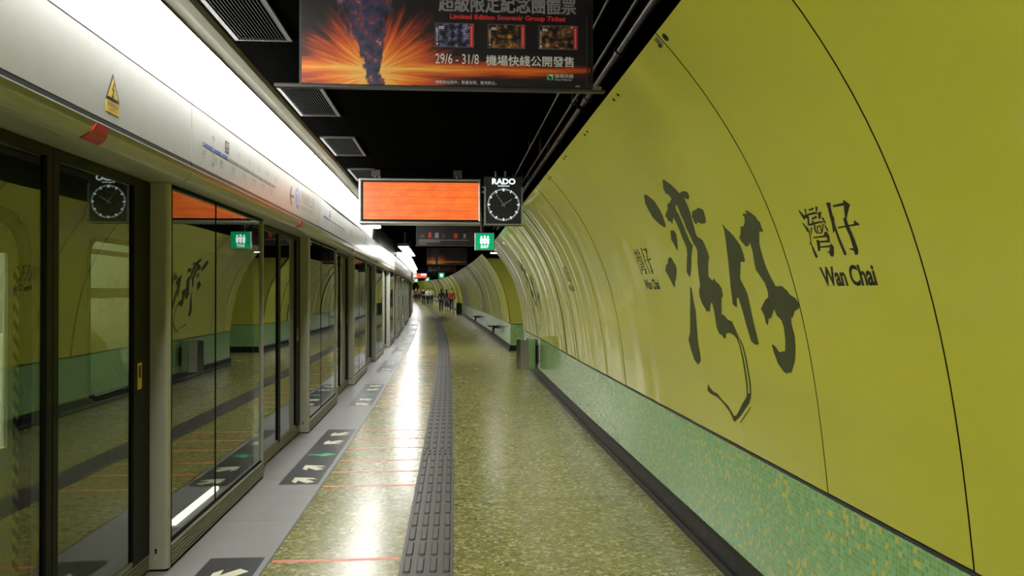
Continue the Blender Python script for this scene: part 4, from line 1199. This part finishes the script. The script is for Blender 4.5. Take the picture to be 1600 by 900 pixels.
for i in range(9): make_pad(i)
def make_queue(i):
    yc = door_centre(i); o = P(-0.67, yc)
    t = thing('queue_marking', f'thin faded red queue lines on the terrazzo at the {ORD[i]} doorway from the camera', 'floor marking', o, 0, 'red queue lines on the floor')
    rr = random.Random(40 + i)
    for dy in (-1.39, -0.89, -0.42, 0.17, 0.67, 1.19):
        m = MB(); y = yc + dy; x = -1.036
        while x < -0.32:
            ln = rr.uniform(0.18, 0.5); x2 = min(-0.313, x + ln)
            m.flat([(x, y - 0.019), (x2, y - 0.019), (x2, y + 0.019), (x, y + 0.019)], lambda u, w: P(u, w, 0.0010))
            x = x2 + rr.choice((0.0, 0.004, 0.012))
        local(m, o).build('red_line', 'tape_red', t)
for i in range(5): make_queue(i)

# ------------------------------------------------------------------ steel bin on the dado
t = thing('litter_bin', 'octagonal stainless steel litter bin fixed low on the green mosaic wall', 'bin', (1.300, 14.2, 0.175))
def octa(r, rot=0.0): return [(r * math.cos(R(rot + 45 * q)), r * math.sin(R(rot + 45 * q))) for q in range(8)]
m = MB(); o1 = octa(0.192); o2 = octa(0.178); k = 8; z0, z1 = 0.0, 0.53
vs = [(x, y, z0) for x, y in o1] + [(x, y, z1) for x, y in o1] + [(x, y, z1) for x, y in o2] + [(x, y, 0.05) for x, y in o2]
fs = [tuple(reversed(range(8)))] + [(q, (q+1) % 8, 8 + (q+1) % 8, 8 + q) for q in range(8)] + [(8+q, 8+(q+1) % 8, 16+(q+1) % 8, 16+q) for q in range(8)] + [(16+q, 16+(q+1) % 8, 24+(q+1) % 8, 24+q) for q in range(8)] + [tuple(range(24, 32))]
m.add(vs, fs); m.build('shell', 'steel', t)
m = MB()
for q in range(8):
    x, y = o1[q]; m.cyl((x, y, 0.004), (x, y, 0.528), 0.0035, 6)
m.build('edge_seams', 'black_metal', t)
m = MB(); m.prism(octa(0.176), 'z', 0.49, 0.50); m.build('inner_tray', 'black_metal', t)
m = MB()
for q in range(5):
    a0, a1 = R(18 * q), R(18 * (q + 1))
    m.cyl((0.03, 0.02, 0.50 + 0.05 * math.sin(a0)), (0.03, 0.02, 0.50 + 0.05 * math.sin(a1) + 0.0005), 0.085 * math.cos(a0) + 0.004, 18, 0, 0.085 * math.cos(a1) + 0.004)
m.build('ash_dome', 'steel', t)
m = MB(); m.box(0.17, 0.200, -0.08, 0.08, 0.1, 0.42); m.build('wall_bracket', 'black_metal', t)

# fold-down seats on the dado beyond the passage
def seat(Y, label):
    x = 1.5 + off(1.5, Y); z = rise(Y)
    t = thing('fold_down_seat', label, 'seat', (x, Y, z), heading(1.5, Y), 'fold-down seats on the green wall')
    m = MB(); m.prism([(-0.34, -0.13), (-0.29, -0.18), (-0.05, -0.18), (-0.05, 0.18), (-0.29, 0.18), (-0.34, 0.13)], 'z', 0.455, 0.485); m.build('seat', 'dark_frame', t)
    for dy in (-0.05, 0.05):
        m = MB(); m.prism([(-0.20, 0.455), (-0.20, 0.25), (-0.13, 0.25), (-0.13, 0.40), (0.0, 0.40), (0.0, 0.44), (-0.13, 0.455)], 'y', dy - 0.015, dy + 0.015); m.build('support', 'black_metal', t)
    m = MB(); m.box(-0.055, 0.0, -0.17, 0.17, 0.40, 0.50); m.build('wall_rail', 'black_metal', t)
seat(25.2, 'dark fold-down seat on the green wall, nearer of two')
seat(35.2, 'dark fold-down seat on the green wall, farther of two')
# far doorway jamb and steel post
Y = 52.5
t = thing('wall_pier', 'dark edged pier standing out of the far green wall', 'pier', P(1.2, Y))
m = MB(); m.box(-0.02, 0.35, 0.0, 0.25, 0.0, 0.76); m.build('dark_base', 'skirting_black', t)
t = thing('barrier_post', 'pale steel post standing beside the distant wall pier', 'post', P(0.98, 52.0))
m = MB(); m.cyl((0, 0, 0), (0, 0, 1.05), 0.045, 14); m.build('shaft', 'steel', t)
m = MB(); m.cyl((0, 0, 0), (0, 0, 0.02), 0.10, 16); m.build('foot', 'steel', t)

# ------------------------------------------------------------------ behind the glass: lit gap bar and a carriage
t = thing('gap_light', 'white glowing light bar at the platform edge behind the glass screen', 'light', (-1.86, 5.9, 0.0))
m = MB(); m.box(-0.018, 0.022, -0.50, 0.46, 0.0, 0.028); m.build('tube', 'gap_glow', t)
m = MB(); m.box(-0.03, 0.06, -0.54, 0.50, -0.03, 0.0); m.build('tray', 'black_metal', t)

XT = -2.10
t = thing('train', 'stationary train carriage with lit windows seen through the nearest glass doors', 'train', (XT, 1.2, 0.0))
Ya, Yb = -3.4, 5.75
D0, D1 = 2.80, 4.07            # doorway
Wa, Wb = 4.74, 5.46            # window
yy = 1.2
def B(mb, x0, x1, y0, y1, z0, z1, mi=0): mb.box(x0 - XT, x1 - XT, y0 - yy, y1 - yy, z0, z1, mi)
def rounded(y0, y1, z0, z1, r, n_=6):
    out = []
    for cy, cz, a0 in ((y1 - r, z1 - r, 0), (y0 + r, z1 - r, 90), (y0 + r, z0 + r, 180), (y1 - r, z0 + r, 270)):
        for q in range(n_ + 1):
            a = R(a0 + 90 * q / n_); out.append((cy + r * math.cos(a), cz + r * math.sin(a)))
    return out
m = MB()
for a, b, c, d in ((Ya, D0, -0.5, 2.75), (D0, D1, 1.90, 2.75), (D0, D1, -0.5, 0.0), (D1, Wa, -0.5, 2.75), (Wa, Wb, -0.5, 0.92), (Wa, Wb, 1.84, 2.75), (Wb, Yb, -0.5, 2.75)):
    B(m, XT - 0.06, XT, a, b, c, d)
B(m, XT - 2.6, XT - 2.54, Ya, Yb, -0.5, 2.75); B(m, XT - 2.6, XT, Ya, Yb, 2.70, 2.78); B(m, XT - 2.6, XT, Ya, Yb, -0.5, -0.44)
B(m, XT - 2.6, XT, Ya, Ya + 0.06, -0.5, 2.75); B(m, XT - 2.6, XT, Yb - 0.06, Yb, -0.5, 2.75)
m.build('body', 'train_body', t)
m = MB(); B(m, XT - 2.53, XT - 2.50, Ya + .07, Yb - .07, 0, 2.3); B(m, XT - 2.53, XT - 0.07, Ya + .07, Yb - .07, -0.03, 0.0); B(m, XT - 2.53, XT - 0.07, Ya + .07, Yb - .07, 2.3, 2.33); m.build('saloon_lining', 'train_inside', t)
m = MB(); B(m, XT - 1.4, XT - 1.2, 2.4, Yb - 0.3, 2.25, 2.29); m.build('saloon_lamp', 'carriage_glow', t)
def ring(mb, y0, y1, z0, z1, r, w, x0, x1):
    A_ = rounded(y0, y1, z0, z1, r); B_ = rounded(y0 + w, y1 - w, z0 + w, z1 - w, max(0.01, r - w)); k_ = len(A_)
    v = []
    for x in (x0, x1): v += [(x - XT, a - yy, b) for a, b in A_] + [(x - XT, a - yy, b) for a, b in B_]
    f = []
    for q in range(k_):
        q2 = (q + 1) % k_
        f += [(q, q2, k_ + q2, k_ + q), (2*k_ + q, 3*k_ + q, 3*k_ + q2, 2*k_ + q2), (q, 2*k_ + q, 2*k_ + q2, q2), (k_ + q, k_ + q2, 3*k_ + q2, 3*k_ + q)]
    mb.add(v, f)
m = MB(); ring(m, Wa - 0.025, Wb + 0.025, 0.895, 1.865, 0.13, 0.025, XT - 0.03, XT + 0.008); wf = m.build('window_frame', 'rubber', t)
m = MB(); B(m, XT - 0.03, XT - 0.022, Wa, Wb, 0.92, 1.84); m.build('window_pane', 'screen_glass', wf)
m = MB(); B(m, XT - 0.05, XT - 0.02, Wa, Wb, 1.50, 1.56); B(m, XT - 0.05, XT - 0.02, Wa, Wb, 1.76, 1.79); m.build('window_bar', 'train_bar', wf)
m = MB(); B(m, XT - 0.5, XT - 0.42, Wa - 0.1, Wb + 0.2, 0.35, 1.30); B(m, XT - 0.44, XT - 0.1, Wa - 0.1, Wb + 0.2, 0.38, 0.44); m.build('bench', 'train_panel', t)
m = MB(); ring(m, D0 - 0.03, D1 + 0.03, -0.05, 1.93, 0.24, 0.07, XT - 0.03, XT + 0.008); df = m.build('door_frame', 'rubber', t)
for a, b in ((D0, (D0 + D1) / 2 - 0.004), ((D0 + D1) / 2 + 0.004, D1)):
    m = MB()
    B(m, XT - 0.05, XT - 0.02, a, b, 0.0, 0.80); B(m, XT - 0.05, XT - 0.02, a, b, 1.72, 1.92); B(m, XT - 0.05, XT - 0.02, a, a + 0.13, 0.80, 1.72); B(m, XT - 0.05, XT - 0.02, b - 0.13, b, 0.80, 1.72)
    dl = m.build('door', 'train_panel', t)
    m = MB(); B(m, XT - 0.038, XT - 0.03, a + 0.13, b - 0.13, 0.80, 1.72); m.build('window_pane', 'screen_glass', dl)
m = MB(); B(m, XT - 0.019, XT - 0.014, D1 - 0.085, D1 - 0.045, 0.1, 1.66); m.build('hazard_strip', 'hazard_stripe', t)

# ------------------------------------------------------------------ people far down the platform
def skin_mesh(name, verts, edges, radii, mat, parent, levels=1, root=0):
    me = bpy.data.meshes.new(name)
    me.from_pydata(verts, edges, [])
    ob = bpy.data.objects.new(name, me); C.objects.link(ob)
    md = ob.modifiers.new('skin', 'SKIN'); md.use_smooth_shade = True
    if not me.skin_vertices: me.skin_vertices.new()
    for i, sv in enumerate(me.skin_vertices[0].data):
        r_ = radii[i]; sv.radius = r_ if isinstance(r_, tuple) else (r_, r_); sv.use_root = (i == root)
    ss = ob.modifiers.new('sub', 'SUBSURF'); ss.levels = levels; ss.render_levels = levels
    bpy.context.view_layer.update()
    nm = bpy.data.meshes.new_from_object(ob.evaluated_get(bpy.context.evaluated_depsgraph_get()))
    bpy.data.objects.remove(ob)
    nm.materials.clear(); nm.materials.append(MAT[mat])
    for p in nm.polygons: p.use_smooth = True
    o2 = bpy.data.objects.new(name, nm); C.objects.link(o2); o2.parent = parent
    return o2

def person(label, Y, px, height, top, bottom, hair, facing, step=0.0, skirt=False, shoes='cloth_black', arms=0.0, bag=None):
    """facing: 0 = towards the camera (-Y); angle in degrees about z"""
    X = (px - 710.0) / 1244.4 * Y
    t = thing('person', label, 'person', (X, Y, rise(Y)), R(facing), 'people far down the platform')
    k = height / 1.70
    J = {}
    def j(n_, x, y, z, r_): J[n_] = ((x * k, y * k, z * k), r_ if not isinstance(r_, tuple) else tuple(q * k for q in r_)) if isinstance(r_, tuple) else ((x * k, y * k, z * k), r_ * k)
    j('pelvis', 0, 0, 0.93, (0.135, 0.095)); j('waist', 0, 0.0, 1.08, (0.115, 0.085)); j('chest', 0, 0.01, 1.26, (0.145, 0.10)); j('collar', 0, 0.01, 1.39, (0.09, 0.07))
    j('neck', 0, 0.0, 1.46, 0.050); j('jaw', 0, -0.02, 1.53, (0.062, 0.070)); j('brow', 0, -0.005, 1.60, (0.072, 0.088)); j('crown', 0, 0.01, 1.665, (0.055, 0.065))
    j('nose', 0, -0.105, 1.565, 0.012)
    for s_, n_ in ((-1, 'l'), (1, 'r')):
        st = step * s_
        j('hip' + n_, 0.085 * s_, 0, 0.88, 0.088); j('knee' + n_, 0.09 * s_, -0.02 - st * 0.5, 0.49, 0.056); j('ankle' + n_, 0.09 * s_, 0.02 - st, 0.085, 0.038)
        j('ball' + n_, 0.10 * s_, -0.12 - st, 0.035, 0.034); j('toe' + n_, 0.10 * s_, -0.175 - st, 0.028, 0.024)
        j('sho' + n_, 0.165 * s_, 0.01, 1.365, 0.060); j('elb' + n_, 0.215 * s_, 0.03 + st * 0.3, 1.09, 0.042); j('wri' + n_, 0.225 * s_, -0.05 - arms + st * 0.5, 0.865, 0.027)
        j('palm' + n_, 0.225 * s_, -0.07 - arms + st * 0.5, 0.80, (0.020, 0.036))
        for f_, (dy, ln) in enumerate(((-0.030, 0.075), (-0.010, 0.085), (0.010, 0.080), (0.028, 0.062))):
            j(f'fa{f_}' + n_, 0.222 * s_, -0.075 + dy - arms + st * 0.5, 0.765, 0.009); j(f'fb{f_}' + n_, 0.212 * s_, -0.080 + dy - arms + st * 0.5, 0.765 - ln, 0.008)
        j('tha' + n_, 0.210 * s_, -0.115 - arms + st * 0.5, 0.80, 0.010); j('thb' + n_, 0.200 * s_, -0.130 - arms + st * 0.5, 0.755, 0.009)
    E_ = [('pelvis', 'waist'), ('waist', 'chest'), ('chest', 'collar'), ('collar', 'neck'), ('neck', 'jaw'), ('jaw', 'brow'), ('brow', 'crown'), ('brow', 'nose')]
    for n_ in 'lr':
        E_ += [('pelvis', 'hip' + n_), ('hip' + n_, 'knee' + n_), ('knee' + n_, 'ankle' + n_), ('ankle' + n_, 'ball' + n_), ('ball' + n_, 'toe' + n_), ('collar', 'sho' + n_), ('sho' + n_, 'elb' + n_), ('elb' + n_, 'wri' + n_), ('wri' + n_, 'palm' + n_), ('palm' + n_, 'tha' + n_), ('tha' + n_, 'thb' + n_)]
        for f_ in range(4): E_ += [('palm' + n_, f'fa{f_}' + n_), (f'fa{f_}' + n_, f'fb{f_}' + n_)]
    def grow(name, edges, mat, extra=0.0, tweak=None, levels=1):
        names = []
        for e in edges:
            for q in e:
                if q not in names: names.append(q)
        ps = []; rs = []
        for q in names:
            p_, r_ = J[q]
            if tweak and q in tweak: p_ = tuple(a + b for a, b in zip(p_, tweak[q]))
            r_ = tuple(a + extra for a in r_) if isinstance(r_, tuple) else r_ + extra
            ps.append(p_); rs.append(r_)
        return skin_mesh(name, ps, [(names.index(a), names.index(b)) for a, b in edges], rs, mat, t, levels)
    grow('body', E_, 'skin')
    tp = [('waist', 'pelvis'), ('waist', 'chest'), ('chest', 'collar')]
    for n_ in 'lr': tp += [('collar', 'sho' + n_), ('sho' + n_, 'elb' + n_), ('elb' + n_, 'wri' + n_)]
    grow('top', tp, top, 0.014 * k, {'wril': (0, 0, 0.03), 'wrir': (0, 0, 0.03)})
    if skirt:
        m = MB(); seg = 16
        rings = [(0.98, 0.135, 0.11), (0.80, 0.175, 0.15), (0.58, 0.20, 0.18), (0.40, 0.225, 0.20)]
        vs = [(a * k * math.cos(6.2832 * q / seg), b * k * math.sin(6.2832 * q / seg), z * k) for z, a, b in rings for q in range(seg)]
        m.add(vs, [(r_*seg + q, r_*seg + (q+1) % seg, (r_+1)*seg + (q+1) % seg, (r_+1)*seg + q) for r_ in range(3) for q in range(seg)] + [tuple(range(seg))])
        m.build('skirt', bottom, t, smooth=True)
    else:
        lg = [('pelvis', 'hipl'), ('pelvis', 'hipr'), ('hipl', 'kneel'), ('kneel', 'anklel'), ('hipr', 'kneer'), ('kneer', 'ankler')]
        grow('trousers', lg, bottom, 0.014 * k)
    for n_ in 'lr':
        grow('shoe', [('ankle' + n_, 'ball' + n_), ('ball' + n_, 'toe' + n_)], shoes, 0.010 * k, {'ankle' + n_: (0, 0.01, -0.03 * k)})
    hp = [(0, 0.03 * k, 1.60 * k), (0, 0.02 * k, 1.665 * k), (0, -0.02 * k, 1.69 * k)]; hr = [(0.080 * k, 0.080 * k), (0.075 * k, 0.075 * k), (0.05 * k, 0.05 * k)]
    he = [(0, 1), (1, 2)]
    if hair == 'long':
        hp += [(0, 0.060 * k, 1.48 * k), (0, 0.085 * k, 1.33 * k), (0, 0.085 * k, 1.20 * k)]; hr += [(0.095 * k, 0.06 * k), (0.105 * k, 0.05 * k), (0.07 * k, 0.03 * k)]
        he += [(0, 3), (3, 4), (4, 5)]
    skin_mesh('hair', hp, he, hr, 'hair_black', t)
    if bag:
        m = MB(); m.box(0.24 * k, 0.34 * k, -0.14 * k, 0.16 * k, 0.78 * k, 1.05 * k); m.build('bag', bag, t, bevel=0.02)
        m = MB(); m.cyl((0.28 * k, 0, 1.05 * k), (0.20 * k, 0, 1.42 * k), 0.012, 8); m.build('bag_strap', bag, t)
    return t
person('long haired person in black clothes at the left of the nearest group', 58.8, 689.5, 1.66, 'cloth_black', 'cloth_black', 'long', 180, 0.05, arms=0.02)
person('long haired person in a dark patterned skirt, middle of the nearest group', 59.2, 697.8, 1.62, 'cloth_pattern', 'cloth_pattern', 'long', 165, 0.03, skirt=True)
person('person in a red top and black trousers at the right of the nearest group', 58.6, 705.8, 1.68, 'cloth_red', 'cloth_black', 'short', 195, 0.04, bag='cloth_maroon')
person('person in a black suit left of the two white shirts', 80.0, 662.3, 1.72, 'cloth_black', 'cloth_black', 'short', 180, 0.06)
person('walking person in a white shirt and black trousers beside the black suit', 79.0, 668.8, 1.68, 'cloth_white', 'cloth_black', 'short', 170, 0.16, shoes='cloth_white')
person('person in a white shirt and black trousers, right of the other white shirt', 80.5, 674.4, 1.70, 'cloth_white', 'cloth_black', 'short', 180, 0.06)
person('small distant person in pale beige clothes beside the screen doors', 92.0, 643.6, 1.60, 'cloth_beige', 'cloth_beige', 'short', 0, 0.06, shoes='cloth_beige')
person('distant person in a maroon top and dark trousers', 97.0, 650.6, 1.66, 'cloth_maroon', 'cloth_black', 'short', 0, 0.05)
person('distant person in grey clothes right of the maroon top', 98.0, 655.3, 1.64, 'cloth_grey', 'cloth_denim', 'short', 0, 0.05)
